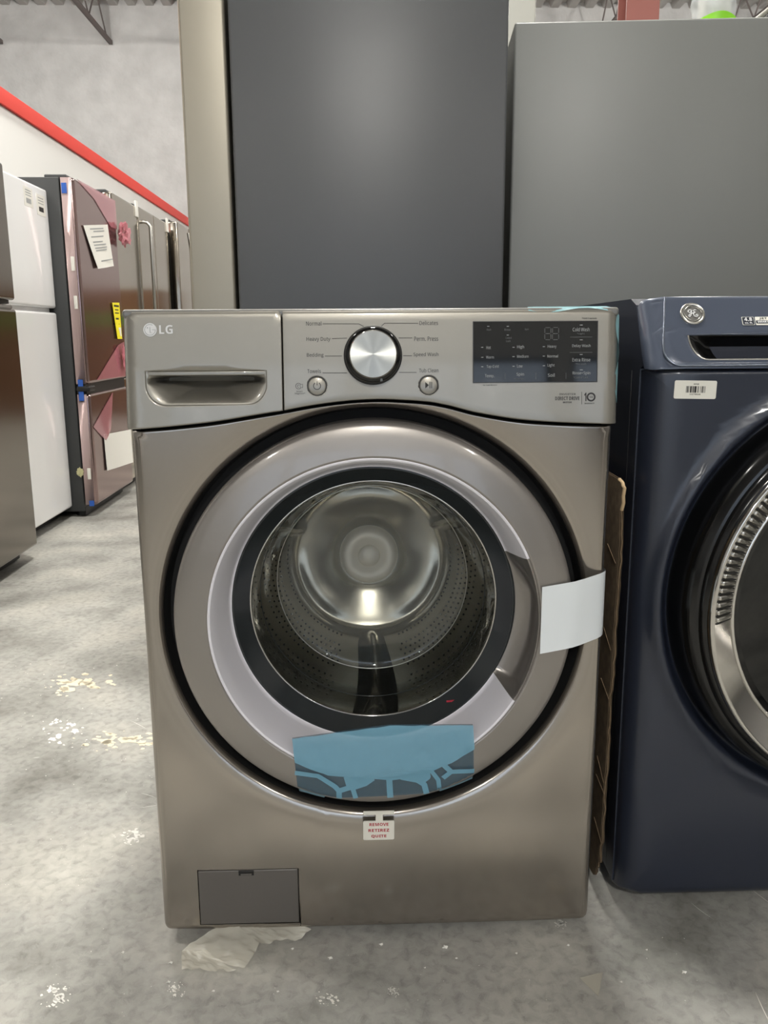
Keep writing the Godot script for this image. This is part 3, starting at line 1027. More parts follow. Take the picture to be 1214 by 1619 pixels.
func drum(w: Node3D) -> void:
	var t := Node3D.new()
	t.name = "drum"
	w.add_child(t)
	t.position = Vector3(DOOR.x - 0.002, DOOR.y + 0.004, 0)
	t.rotation.x = -0.075
	var s := Shape.new()
	s.lathe([[0.262, -0.050], [0.240, -0.056], [0.226, -0.068], [0.222, -0.085], [0.230, -0.100], [0.243, -0.108], [0.230, -0.118], [0.222, -0.128], [0.232, -0.140]], 96)
	obj("gasket", s, M.rubber, t)
	s = Shape.new()
	s.lathe([[0.222, -0.130], [0.217, -0.136], [0.219, -0.146], [0.236, -0.160], [0.243, -0.172], [0.245, -0.195], [0.2400, -0.215], [0.2380, -0.235], [0.2280, -0.255], [0.2150, -0.300], [0.1780, -0.380], [0.1590, -0.420], [0.1520, -0.436], [0.1535, -0.446], [0.1480, -0.456]], 120)
	obj("drum_wall", s, M.drum_steel, t)
	# back: a dished plate pressed into three broad arms
	var loops := []
	for q in [[0.1480, -0.456, 0.0], [0.1440, -0.4600, 0.0], [0.1400, -0.4620, 0.2], [0.1320, -0.4640, 0.8], [0.1200, -0.4680, 1.0], [0.1050, -0.4730, 0.9], [0.0900, -0.4780, 0.6], [0.0760, -0.4830, 0.15], [0.0680, -0.487, 0.0], [0.0630, -0.4900, 0.0], [0.0600, -0.4905, 0.0]]:
		var l := PackedVector3Array()
		for k in 144:
			var a := TAU * k / 144.0
			var arm := 0.5 + 0.5 * cos(3.0 * (a - PI / 2.0))
			l.append(Vector3(q[0] * cos(a), q[0] * sin(a), q[1] + 0.009 * q[2] * smoothstep(0.0, 1.0, arm)))
		loops.append(l)
	s = Shape.new()
	s.loft(loops)
	obj("drum_back", s, M.drum_back, t)
	s = Shape.new()
	s.lathe([[0.0600, -0.4905], [0.0585, -0.4800], [0.0550, -0.4700], [0.0490, -0.4650], [0.0420, -0.4640], [0.0330, -0.4670], [0.0260, -0.4700], [0.0225, -0.4715], [0.0215, -0.4690], [0.0195, -0.4675], [0.0, -0.4670]], 64, [7])
	obj("hub", s, M.hub_steel, t)
	# three lifters
	for g in [-90.0, 30.0, 150.0]:
		var rows := []
		for i in 9:
			var u := i / 8.0
			var z := lerpf(-0.185, -0.435, u)
			var hh := 0.045 * sin(clampf(u * 6.0, 0.0, PI / 2.0)) * sin(clampf((1.0 - u) * 6.0, 0.0, PI / 2.0))
			var l := PackedVector3Array()
			for k in 13:
				var v := k / 12.0 * 2.0 - 1.0
				var a := deg_to_rad(g) + v * 0.17 + 0.05 * sin(u * PI)
				var r := _drum_r(z) + 0.001 - hh * pow(cos(v * PI / 2.0), 0.8)
				l.append(Vector3(r * cos(a), r * sin(a), z))
			rows.append(l)
		s = Shape.new()
		s.loft(rows, false)
		obj("lifter", s, M.drum_steel, t)
	# rows of small drain holes pressed between the lifters
	s = Shape.new()
	for i in 18:
		var z := -0.19 - i * 0.0135
		for k in 112:
			var a := TAU * (k + 0.5 * (i % 2)) / 112.0
			var g := fposmod(rad_to_deg(a) - 30.0, 120.0)
			if g < 18.0 or g > 102.0 or (i % 6 == 4):
				continue
			var n := Vector3(cos(a), sin(a), 0)
			var tt := Vector3(-sin(a), cos(a), 0)
			var c := n * (_drum_r(z) - 0.0012) + Vector3(0, 0, z)
			var prev := PackedVector3Array()
			for e in 6:
				var b := TAU * e / 6.0
				prev.append(c + (tt * cos(b) + Vector3(0, 0, 1) * sin(b)) * 0.0021)
			for e in 6:
				s.tri(c, prev[e], prev[(e + 1) % 6], true)
	tag(obj("drain_holes", s, M.hole, t), "", "", "", "stuff")
	# dark tub behind everything
	s = Shape.new()
	s.lathe([[0.262, -0.06], [0.275, -0.10], [0.275, -0.52], [0.0, -0.53]], 48, [1, 2])
	obj("tub", s, M.void, t)


# ------------------------------------------------------------------ the navy washer
func second_washer() -> void:
	var x0 := 0.403
	var x1 := 1.176
	var w := thing("navy_washer", "dark navy blue front load washing machine with a chrome ringed black door", "washing machine", Vector3(0, 0, 0))
	var prof := PackedVector2Array([Vector2(-0.088, 0.03), Vector2(-0.088, 0.894), Vector2(-0.075, 0.899), Vector2(-0.122, 0.988), Vector2(-0.15, 0.998), Vector2(-0.80, 0.998), Vector2(-0.80, 0.03)])
	# side profile drawn in (z, y), pushed along x
	var s := Shape.new()
	var n := prof.size()
	var l0 := PackedVector3Array()
	var idx := Geometry2D.triangulate_polygon(prof)
	for e in [[x0, 0], [x1, 1]]:
		for k in range(0, idx.size(), 3):
			var a := prof[idx[k]]
			var b := prof[idx[k + 1]]
			var c := prof[idx[k + 2]]
			s.tri(Vector3(e[0], a.y, a.x), Vector3(e[0], b.y, b.x), Vector3(e[0], c.y, c.x), true)
	for k in n:
		var a := prof[k]
		var b := prof[(k + 1) % n]
		s.quad(Vector3(x0, a.y, a.x), Vector3(x1, a.y, a.x), Vector3(x1, b.y, b.x), Vector3(x0, b.y, b.x), true)
	obj("cabinet", s, M.navy, w)
	# front panel
	var dc := Vector2(0.784, 0.545)
	var outer := rrect2(x0 + 0.002, 0.022, x1 - 0.002, 0.892, 0.004)
	var ts := [0.0, 0.004, 0.012, 0.03, 0.06, 0.1, 0.15, 0.2, 0.27, 0.35, 0.45, 0.55, 0.65, 0.73, 0.8, 0.86, 0.91, 0.945, 0.97, 0.985, 0.994, 1.0]
	s = Shape.new()
	holed(s, dc, ring2(dc, 0.329, 120), outer, ts, func(p: Vector2, _t: float) -> float:
		var r := p.distance_to(dc) - 0.329
		var v := -0.048 - er(p.x - x0 - 0.002, 0.042) - er(x1 - 0.002 - p.x, 0.042) - er(p.y - 0.022, 0.02) - er(0.892 - p.y, 0.005)
		v += 0.010 * smoothstep(0.035, 0.02, r) - 0.022 * smoothstep(0.018, 0.0, r)
		return v, 140)
	obj("front_panel", s, M.navy, w)
	# door
	var d := Node3D.new()
	d.name = "door"
	w.add_child(d)
	d.position = Vector3(dc.x, dc.y, 0)
	s = Shape.new()
	s.lathe([[0.330, -0.066], [0.324, -0.035], [0.321, -0.012], [0.316, 0.001], [0.309, 0.006], [0.305, 0.007], [0.304, 0.012], [0.300, 0.019], [0.290, 0.022]], 120, [4, 5])
	obj("black_ring", s, M.black_plastic, d)
	s = Shape.new()
	s.lathe([[0.2975, 0.0180], [0.2965, 0.0280], [0.2945, 0.0312], [0.2920, 0.0318], [0.2895, 0.0300], [0.2550, 0.0060], [0.2530, 0.0078], [0.2505, 0.0065], [0.2490, -0.0020]], 120, [4, 5])
	obj("chrome_ring", s, M.chrome, d)
	var slope := Basis(Vector3(0, 1, 0), -atan2(0.024, 0.0345))
	var rib_mesh := cuboid(Vector3.ZERO, Vector3(0.034, 0.0078, 0.005), 0.0022, 2).done()
	var slot_mesh := cuboid(Vector3.ZERO, Vector3(0.035, 0.0022, 0.002)).done()
	for k in 38:
		var a := deg_to_rad(182.0 - k * 2.25)
		var rib := obj("rib", rib_mesh, M.chrome, d)
		rib.transform = Transform3D(Basis(Vector3(0, 0, 1), a) * slope, Vector3(0.2722 * cos(a), 0.2722 * sin(a), 0.0190))
		a += deg_to_rad(1.125)
		var gap := obj("slot", slot_mesh, M.black, d)
		gap.transform = Transform3D(Basis(Vector3(0, 0, 1), a) * slope, Vector3(0.2722 * cos(a), 0.2722 * sin(a), 0.0186))
	s = Shape.new()
	s.lathe([[0.2495, 0.0000], [0.2400, -0.0040], [0.2000, -0.0150], [0.1500, -0.024], [0.1000, -0.030], [0.0, -0.034]], 96, [1])
	obj("smoked_glass", s, M.smoked, d)
	# sloping console
	var c := Node3D.new()
	c.name = "console"
	w.add_child(c)
	c.position = Vector3(0, 0.897, -0.045)
	c.rotation.x = -deg_to_rad(33.0)
	var pk := PackedVector2Array()
	pk.append(Vector2(0.466, 0.053))
	for k in 9:
		var a := PI + k / 8.0 * PI / 2.0
		pk.append(Vector2(0.466 + 0.024 + 0.024 * cos(a), 0.011 + 0.034 + 0.034 * sin(a)))
	pk.append(Vector2(0.80, 0.011))
	pk.append(Vector2(0.80, 0.053))
	var pc := Vector2(0.63, 0.033)
	s = Shape.new()
	holed(s, pc, pk, rrect2(x0, -0.002, x1, 0.1225, 0.014), [0.0, 0.015, 0.03, 0.1, 0.25, 0.4, 0.55, 0.65, 0.7, 0.73, 0.76, 0.79, 0.82, 0.86, 0.9, 0.93, 0.96, 0.98, 0.992, 1.0], func(p: Vector2, t: float) -> float:
		var v := -er(p.x - x0, 0.022) - er(x1 - p.x, 0.022) - er(0.1225 - p.y, 0.006) - er(p.y + 0.004, 0.004)
		# a raised field with rounded corners
		var q := Vector2(maxf(0.456 - p.x, 0.0), maxf(0.030 - p.y, 0.0))
		var dd := q.length() - 0.028
		v += 0.004 * smoothstep(0.004, -0.004, dd)
		return v - (0.002 if t < 0.01 else 0.0005 if t < 0.02 else 0.0), 160)
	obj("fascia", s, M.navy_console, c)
	s = Shape.new()
	holed(s, pc, ring2(pc, 0.001, 12), pk, [0.0, 0.5, 0.8, 0.9, 0.97, 1.0], func(p: Vector2, t: float) -> float: return 0.002 - 0.035 * smoothstep(0.0, 0.35, 1.0 - t), 96)
	obj("handle_pocket", s, M.black_plastic, c)
	s = Shape.new()
	var rim := [Vector3(0.466, 0.0515, 0.0035)]
	for k in 9:
		var a := PI + k / 8.0 * PI / 2.0
		rim.append(Vector3(0.466 + 0.024 + 0.024 * cos(a), 0.0105 + 0.034 + 0.034 * sin(a), 0.0035))
	rim.append(Vector3(0.80, 0.0105, 0.0035))
	s.tube(rim, 0.0013, 6)
	obj("pocket_trim", s, M.satin, c)
	# pale tube painting the lamp reflection on the bevel of the raised field
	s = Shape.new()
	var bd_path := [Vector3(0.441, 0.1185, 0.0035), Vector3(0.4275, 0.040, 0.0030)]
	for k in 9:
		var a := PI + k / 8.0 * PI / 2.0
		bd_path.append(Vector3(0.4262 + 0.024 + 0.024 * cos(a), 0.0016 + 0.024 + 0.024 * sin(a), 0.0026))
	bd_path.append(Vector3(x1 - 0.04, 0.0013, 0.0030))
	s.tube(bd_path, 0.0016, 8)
	obj("border_highlight", s, M.bevel_highlight, c)
	# round badge with a curling monogram
	var bc := Vector3(0.4776, 0.0887, 0.004)
	s = Shape.new()
	s.lathe([[0.0185, 0.0], [0.0185, 0.0018], [0.0175, 0.0026], [0.0160, 0.0026], [0.0150, 0.0018]], 48, [], bc)
	var bd := _like(c, obj("badge", s, M.satin, w))
	s = Shape.new()
	s.disc(bc, 0.0152, 0.0016, 40)
	obj("badge_field", s, M.cabinet_grey, bd)
	s = Shape.new()
	for q in 4:
		var arc := []
		for k in 10:
			var a := q * PI / 2.0 + k / 9.0 * 1.25
			arc.append(bc + Vector3(cos(a), sin(a), 0) * (0.0132 - 0.0012 * k / 9.0) + Vector3(0, 0, 0.002))
		s.tube(arc, 0.0009, 6, 0.0003)
	obj("swirl", s, M.satin, bd)
	s = Shape.new()
	for curl in [
		[[-0.2, 4.2], [-2.4, 5.6], [-5.6, 5.0], [-6.6, 2.8], [-5.0, 1.0], [-2.6, 1.6], [-1.6, 4.0], [-2.0, 0.6], [-3.2, -3.6], [-5.4, -6.0], [-6.6, -4.6], [-5.2, -2.2], [-2.0, -0.4], [1.4, 0.6]],
		[[5.4, 5.2], [3.4, 6.0], [1.6, 4.6], [2.2, 2.4], [4.4, 1.8], [2.0, 1.0], [0.6, -1.6], [1.6, -4.8], [4.6, -5.8], [7.0, -4.0], [6.4, -1.8], [4.4, -2.2], [4.2, -3.6]],
	]:
		var cv := Curve3D.new()
		for q in curl:
			cv.add_point(bc + Vector3(q[0] * 0.001 * 1.05, q[1] * 0.001 * 1.05, 0.0021))
		for k in range(1, cv.point_count - 1):
			var tan_ := (cv.get_point_position(k + 1) - cv.get_point_position(k - 1)) / 6.0
			cv.set_point_in(k, -tan_)
			cv.set_point_out(k, tan_)
		var pts := []
		for k in 41:
			pts.append(cv.sample_baked(cv.get_baked_length() * k / 40.0))
		s.tube(pts, 0.0007, 6)
	obj("monogram", s, M.white_ink, bd)
	# printed plates
	var pl := obj("capacity_plate", _plate(0.5502, 0.0687, 0.5686, 0.0829, 0.004), M.sticker, w)
	_like(c, pl)
	obj("plate_field", _plate(0.5510, 0.0695, 0.5678, 0.0821, 0.0045), M.navy, pl)
	writing("4.8", 0.5535, 0.0750, 0.5652, 0.0812, 0.0052, M.white_ink, pl, "lettering", true)
	writing("cu. ft.", 0.5536, 0.0706, 0.5652, 0.0736, 0.0052, M.white_ink, pl, "lettering", true)
	pl = obj("feature_plate", _plate(0.5704, 0.0686, 0.6127, 0.0829, 0.004), M.sticker, w)
	_like(c, pl)
	obj("plate_field", _plate(0.5710, 0.0714, 0.6121, 0.0765, 0.0045), M.navy, pl)
	writing("JET", 0.5765, 0.0780, 0.5880, 0.0816, 0.0047, M.ink, pl, "lettering", true)
	writing("SMART", 0.5730, 0.0722, 0.5890, 0.0758, 0.0051, M.white_ink, pl, "lettering", true)
	# barcode sticker on the front panel
	var sk := Shape.new()
	sk.prism(rrect2(-0.0313, -0.0133, 0.0313, 0.0133, 0.0025), 0.0, 0.0004)
	var so := obj("barcode_sticker", sk, M.sticker, w)
	so.position = Vector3(0.4730, 0.8645, -0.0476)
	so.rotation.z = -0.02
	var bx := -0.0138
	var bars := [1, 1, 2, 1, 1, 2, 3, 1, 1, 1, 2, 1, 4, 2, 1, 1, 1, 3, 1, 2, 2, 1, 1, 2, 1, 1]
	var total := 0
	for b in bars:
		total += b
	for k in bars.size():
		var bw: float = 0.0290 * bars[k] / total
		if k % 2 == 0:
			obj("bar", cuboid(Vector3(bx + bw / 2.0, 0.0004, 0.0005), Vector3(bw, 0.0095, 0.0003)), M.ink, so)
		bx += bw
	writing("R058", -0.0030, 0.0070, 0.0045, 0.0092, 0.0004, M.ink, so)
	writing("U1077W0344", -0.0080, -0.0078, 0.0080, -0.0056, 0.0004, M.ink, so)
	# seam of the side panel
	obj("side_seam", cuboid(Vector3(x0 + 0.0006, 0.46, -0.125), Vector3(0.0016, 0.86, 0.002)), M.black, w)
	for p in [Vector2(0.46, -0.13), Vector2(1.07, -0.13), Vector2(0.46, -0.72), Vector2(1.07, -0.72)]:
		var f := Shape.new()
		f.lathe([[0.0, 0.0], [0.026, 0.0], [0.026, 0.009], [0.012, 0.012], [0.012, 0.032]], 20, [1, 2])
		var fo := obj("foot", f, M.black, w)
		fo.rotation.x = -PI / 2.0
		fo.position = Vector3(p.x, 0, p.y)


func _plate(x0: float, y0: float, x1: float, y1: float, z: float) -> Shape:
	var s := Shape.new()
	s.prism(rrect2(x0, y0, x1, y1, 0.0012), z - 0.001, z + 0.0006)
	return s


# ------------------------------------------------------------------ refrigerators
func fridge(label: String, at: Vector3, turn: float, wdt: float, hgt: float, dep: float, dt: float, doors: Array, cab: Material, face: Material, side: Material = null, group := "", rad := 0.012) -> Node3D:
	# front towards +z, origin on the floor under the middle of the door faces
	var t := thing("refrigerator", label, "refrigerator", at, turn, group)
	obj("cabinet", cuboid(Vector3(0, hgt / 2.0 + 0.01, -dt - 0.008 - dep / 2.0), Vector3(wdt, hgt - 0.04, dep), 0.006), cab, t)
	for d in doors:
		var wd: float = d[1] - d[0] - 0.004
		var hd: float = d[3] - d[2]
		var o := obj("door", cuboid(Vector3((d[0] + d[1]) / 2.0, (d[2] + d[3]) / 2.0, -dt / 2.0), Vector3(wd, hd, dt), rad, 5), face, t)
		if side:
			obj("door_edge", cuboid(Vector3((d[0] + d[1]) / 2.0, (d[2] + d[3]) / 2.0, -dt / 2.0 - rad * 0.5), Vector3(wd + 0.002, hd - 0.004, dt - rad)), side, o)
	obj("hinge_cover", cuboid(Vector3(-wdt / 2.0 + 0.08, hgt - 0.005, -dt - 0.03), Vector3(0.12, 0.022, 0.11), 0.006), M.black_cabinet, t)
	obj("kick_plate", cuboid(Vector3(0, 0.03, -dt - 0.02), Vector3(wdt - 0.02, 0.045, 0.03)), M.black, t)
	for fx in [-1.0, 1.0]:
		var f := Shape.new()
		f.lathe([[0.0, 0.0], [0.02, 0.0], [0.02, 0.03]], 14, [1])
		var fo := obj("foot", f, M.black, t)
		fo.rotation.x = -PI / 2.0
		fo.position = Vector3(fx * (wdt / 2.0 - 0.06), 0, -dt - 0.05)
		fo = obj("foot", fo.mesh, M.black, t)
		fo.rotation.x = -PI / 2.0
		fo.position = Vector3(fx * (wdt / 2.0 - 0.06), 0, -dt - dep + 0.05)
	return t


func bar_handle(t: Node3D, x: float, y0: float, y1: float, m: Material) -> void:
	var s := Shape.new()
	s.tube([Vector3(x, y0, 0.0), Vector3(x, y0 + 0.004, 0.03), Vector3(x, y0 + 0.03, 0.05), Vector3(x, y1 - 0.03, 0.05), Vector3(x, y1 - 0.004, 0.03), Vector3(x, y1, 0.0)], 0.011, 10)
	obj("handle", s, m, t)


func tall_refrigerators() -> void:
	# seen from the side: the door edge to the left, the plain charcoal side to the right
	var f := fridge("tall refrigerator showing its plain charcoal side and beige steel door edge, behind the silver washer", Vector3(-0.443, 0, -1.50), -PI / 2.0, 0.90, 1.84, 0.678, 0.112, [[-0.45, 0.45, 0.06, 1.83]], M.charcoal_side, M.beige_steel, null, "", 0.008)
	var s := Shape.new()
	f = fridge("shorter refrigerator showing its plain mid grey side, behind the navy washer", Vector3(1.2045, 0, -1.449), PI / 2.0 - 0.075, 0.82, 1.714, 0.70, 0.09, [[-0.41, 0.41, 0.06, 1.709]], M.grey_side, M.pale_steel)
	f = fridge("tallest column refrigerator, pale grey, hidden behind the charcoal sided one", Vector3(0.19, 0, -2.75), PI, 0.86, 2.13, 0.60, 0.08, [[-0.43, 0.43, 0.06, 2.12]], M.pale_steel, M.pale_steel)


func refrigerator_row() -> void:
	var Q := PI / 2.0
	# top freezer refrigerator in dark steel
	var f := fridge("dark steel top freezer refrigerator at the open end of the row", Vector3(-1.42, 0, -2.05), Q, 0.76, 1.64, 0.62, 0.075, [[-0.38, 0.38, 1.095, 1.625], [-0.38, 0.38, 0.065, 1.06]], M.black_cabinet, M.dark_steel)
	obj("grip_channel", cuboid(Vector3(0, 1.077, -0.05), Vector3(0.74, 0.05, 0.05)), M.black, f)
	var s := Shape.new()
	s.tube([Vector3(-0.30, 1.068, -0.012), Vector3(0.335, 1.068, -0.012), Vector3(0.355, 1.064, -0.03)], 0.013, 10)
	obj("grip_rail", s, M.chrome, f)
	# white top freezer
	f = fridge("white top freezer refrigerator with two small stickers, beside the dark steel one", Vector3(-1.55, 0, -2.972), Q, 0.63, 1.665, 0.58, 0.07, [[-0.315, 0.315, 1.09, 1.66], [-0.315, 0.315, 0.06, 1.068]], M.fridge_white, M.fridge_white)
	obj("grip_channel", cuboid(Vector3(0, 1.08, -0.052), Vector3(0.60, 0.04, 0.04)), M.fridge_white, f)
	for q in [[0.002, 0.112, 1.545, 1.632], [0.158, 0.270, 1.525, 1.622]]:
		var st := obj("sticker", cuboid(Vector3((q[0] + q[1]) / 2, (q[2] + q[3]) / 2, 0.0005), Vector3(q[1] - q[0], q[3] - q[2], 0.001)), M.paper, f)
		obj("print", cuboid(Vector3(lerpf(q[0], q[1], 0.5), lerpf(q[2], q[3], 0.3), 0.0012), Vector3(0.06, 0.022, 0.0006)), M.ink if q[0] > 0.1 else M.grey_ink, st)
		for k in 3:
			obj("print", cuboid(Vector3(lerpf(q[0], q[1], 0.5), lerpf(q[2], q[3], 0.58 + 0.13 * k), 0.0012), Vector3(0.07, 0.004, 0.0006)), M.grey_ink, st)
	# bottom freezer under pink film
	f = fridge("black sided bottom freezer refrigerator with torn pink film on rosy steel doors", Vector3(-1.42, 0, -3.67), Q, 0.74, 1.735, 0.66, 0.065, [[-0.37, 0.37, 0.705, 1.725], [-0.37, 0.37, 0.065, 0.655]], M.black_cabinet, M.rosy_steel, M.rosy_side, "", 0.018)
	obj("hinge", cuboid(Vector3(-0.33, 0.682, -0.03), Vector3(0.10, 0.026, 0.07), 0.006), M.black, f)
	obj("gasket_line", cuboid(Vector3(0, 0.680, -0.04), Vector3(0.73, 0.05, 0.05)), M.black, f)
	for q in [[1.31, 0.03, 0.07], [1.12, 0.03, 0.065], [0.235, 0.03, 0.06]]:
		obj("edge_clip", cuboid(Vector3(-0.3715, q[0], -0.034), Vector3(0.003, q[2], 0.018), 0.001), M.sticker, f)
	# then on down the row
	f = fridge("narrow brown reflecting steel refrigerator next to the pink filmed one", Vector3(-1.45, 0, -4.37), Q, 0.58, 1.79, 0.64, 0.06, [[-0.29, 0.29, 0.72, 1.78], [-0.29, 0.29, 0.065, 0.70]], M.black_cabinet, M.bright_steel)
	obj("corner_guard", cuboid(Vector3(0.27, 1.76, 0.004), Vector3(0.05, 0.10, 0.012), 0.003), M.paper, f)
	f = fridge("steel refrigerator with a long bright bar handle, between plain steel neighbours", Vector3(-1.45, 0, -5.13), Q, 0.88, 1.80, 0.64, 0.06, [[-0.44, 0.0, 0.72, 1.79], [0.0, 0.44, 0.72, 1.79], [-0.44, 0.44, 0.065, 0.70]], M.black_cabinet, M.bright_steel)
	bar_handle(f, -0.33, 0.85, 1.70, M.satin)
	obj("corner_guard", cuboid(Vector3(0.42, 1.77, 0.004), Vector3(0.05, 0.10, 0.012), 0.003), M.paper, f)
	f = fridge("glossy steel refrigerator standing forward of the row with a paper sheet on its door", Vector3(-1.40, 0, -6.15), Q, 0.88, 1.83, 0.62, 0.09, [[-0.44, 0.0, 0.72, 1.82], [0.0, 0.44, 0.72, 1.82], [-0.44, 0.44, 0.065, 0.70]], M.black_cabinet, M.bright_steel)
	f = fridge("steel refrigerator at the far end of the row, past the one with the paper sheet", Vector3(-1.45, 0, -7.1), Q, 0.88, 1.83, 0.62, 0.09, [[-0.44, 0.44, 0.72, 1.82], [-0.44, 0.44, 0.065, 0.70]], M.black_cabinet, M.bright_steel)
	# papers and films on the row, each in the plane of its door: (z, y) outlines at a given x
	on_row("instruction_sheet", "printed white sheet taped on the pink filmed refrigerator door", "paper", [[-3.387, 1.506], [-3.831, 1.564], [-3.889, 1.344], [-3.564, 1.305]], -1.414, M.paper, 0.012)
	on_row("blank_sheet", "blank white sheet on the lower door under torn pink film", "paper", [[-3.473, 0.424], [-4.03, 0.392], [-4.03, 0.188], [-3.478, 0.223]], -1.414, M.paper, 0.004)
	on_row("energy_tag", "bright yellow energy tag on the pink filmed refrigerator", "tag", [[-3.810, 1.138], [-3.958, 1.143], [-3.965, 0.935], [-3.862, 0.935]], -1.413, M.yellow, 0.004)
	on_row("paper_sheet", "white paper hanging on the glossy steel refrigerator door", "paper", [[-6.10, 1.78], [-6.55, 1.80], [-6.55, 1.52], [-6.25, 1.50]], -1.396, M.paper, 0.004)
	# sheets of pink film, the torn corners and the crumpled lump
	on_row("pink_film", "flat pink film across the upper corner of a steel refrigerator door", "film", [[-3.34, 1.722], [-3.834, 1.722], [-4.03, 1.72], [-4.03, 1.56], [-3.90, 1.56], [-3.623, 1.667]], -1.4165, M.pink_film, 0.006)
	on_row("pink_film", "pink film peeling above the black gap between two doors", "film", [[-3.430, 0.72], [-3.887, 0.90], [-4.03, 0.92], [-4.03, 0.715]], -1.4165, M.pink_film, 0.006)
	on_row("pink_film", "torn triangle of pink film on the lower refrigerator door", "film", [[-3.312, 0.483], [-3.714, 0.640], [-3.62, 0.44], [-3.500, 0.388]], -1.4165, M.pink_film, 0.006)
	crumple("crumpled_film", "crumpled lump of pink film hanging at a refrigerator door edge", "film", Vector3(-1.385, 1.54, -4.06), Vector3(0.05, 0.12, 0.19), M.pink_film_thick, 3)
	crumple("crumpled_film", "wrinkled shreds of pink film just below the yellow tag", "film", Vector3(-1.395, 0.83, -3.93), Vector3(0.016, 0.12, 0.07), M.pink_film_thick, 4)
	for q in [[Vector3(-1.468, 1.672, -3.297), "blue tape at the top corner of the pink filmed refrigerator door", 0.05], [Vector3(-1.462, 0.675, -3.297), "blue tape across the gap between the pink filmed doors", 0.11], [Vector3(-1.452, 0.075, -3.297), "blue tape at the foot of the pink filmed refrigerator", 0.03]]:
		tag(obj("blue_tape", cuboid(q[0], Vector3(0.026, q[2], 0.003), 0.0008), M.blue_tape), q[1], "tape")
	crumple("tape_shred", "curled yellowish tape shred on the black side of a refrigerator", "tape", Vector3(-1.50, 0.245, -3.292), Vector3(0.035, 0.04, 0.008), M.tan_tape, 9)


func on_row(called: String, label: String, category: String, zy: Array, x: float, m: Material, curl: float) -> void:
	# a sheet with four or more corners, slightly curled, lying on a door that faces +x
	var poly := PackedVector2Array()
	for q in zy:
		poly.append(Vector2(-q[0], q[1]))
	if Geometry2D.is_polygon_clockwise(poly):
		poly.reverse()
	var s := Shape.new()
	if poly.size() == 4:
		var a := Vector2(-zy[0][0], zy[0][1])
		var b := Vector2(-zy[1][0], zy[1][1])
		var c := Vector2(-zy[2][0], zy[2][1])
		var d := Vector2(-zy[3][0], zy[3][1])
		for side in 2:
			s.sheet(12, 12, func(u: float, v: float) -> Vector3:
				var p := a.lerp(b, u).lerp(d.lerp(c, u), v)
				return Vector3(p.x, p.y, 0.0006 + curl * (0.6 * v * v + 0.4 * sin(u * 5.0) * v * v) - side * 0.0006))
	else:
		s.prism(poly, 0.0, 0.0008)
	var o := obj(called, s, m)
	o.rotation.y = PI / 2.0
	o.position = Vector3(x, 0, 0)
	tag(o, label, category)
	if called == "energy_tag":
		for row in [[1.122, 0.10, 0.010], [1.100, 0.07, 0.006], [1.082, 0.08, 0.006], [1.050, 0.06, 0.010], [1.020, 0.07, 0.005]]:
			obj("print_line", cuboid(Vector3(3.89, row[0], 0.0012), Vector3(row[1], row[2], 0.0006)), M.ink, o)
		obj("price_patch", cuboid(Vector3(3.925, 0.975, 0.0022), Vector3(0.05, 0.05, 0.0006)), M.paper, o)
	if m == M.paper and called == "instruction_sheet":
		var a2 := Vector2(-zy[0][0], zy[0][1])
		var b2 := Vector2(-zy[1][0], zy[1][1])
		var d2 := Vector2(-zy[3][0], zy[3][1])
		for row in [[0.10, 0.2, 0.75], [0.16, 0.3, 0.75], [0.28, 0.15, 0.65], [0.40, 0.15, 0.55], [0.47, 0.15, 0.65], [0.54, 0.15, 0.65], [0.60, 0.15, 0.6], [0.85, 0.2, 0.7]]:
			var p0: Vector2 = a2.lerp(b2, row[1]) + (d2 - a2) * row[0]
			var p1: Vector2 = a2.lerp(b2, row[2]) + (d2 - a2) * row[0]
			var ln := Shape.new()
			var zz: float = 0.0012 + curl * (0.6 * row[0] * row[0] + 0.4 * row[0] * row[0])
			ln.prism(PackedVector2Array([p0, p1, p1 + Vector2(0, 0.006), p0 + Vector2(0, 0.006)]), zz, zz + 0.0004)
			obj("print_line", ln, M.grey_ink, o)


func crumple(called: String, label: String, category: String, at: Vector3, size: Vector3, m: Material, seed_: int) -> void:
	var n := FastNoiseLite.new()
	n.seed = seed_
	n.frequency = 1.4
	n.fractal_octaves = 3
	n.noise_type = FastNoiseLite.TYPE_CELLULAR
	var s := Shape.new()
	for i in 16:
		for k in 22:
			var pts := []
			for e in [[i, k], [i + 1, k], [i + 1, k + 1], [i, k + 1]]:
				var la: float = PI * e[0] / 16.0
				var lo: float = TAU * (e[1] % 22) / 22.0
				var d := Vector3(sin(la) * cos(lo), cos(la), sin(la) * sin(lo))
				var r := 0.95 + 0.95 * n.get_noise_3dv(d * 1.7)
				pts.append(at + d * size * r)
			s.quad(pts[0], pts[1], pts[2], pts[3], true)
	tag(obj(called, s, m), label, category)


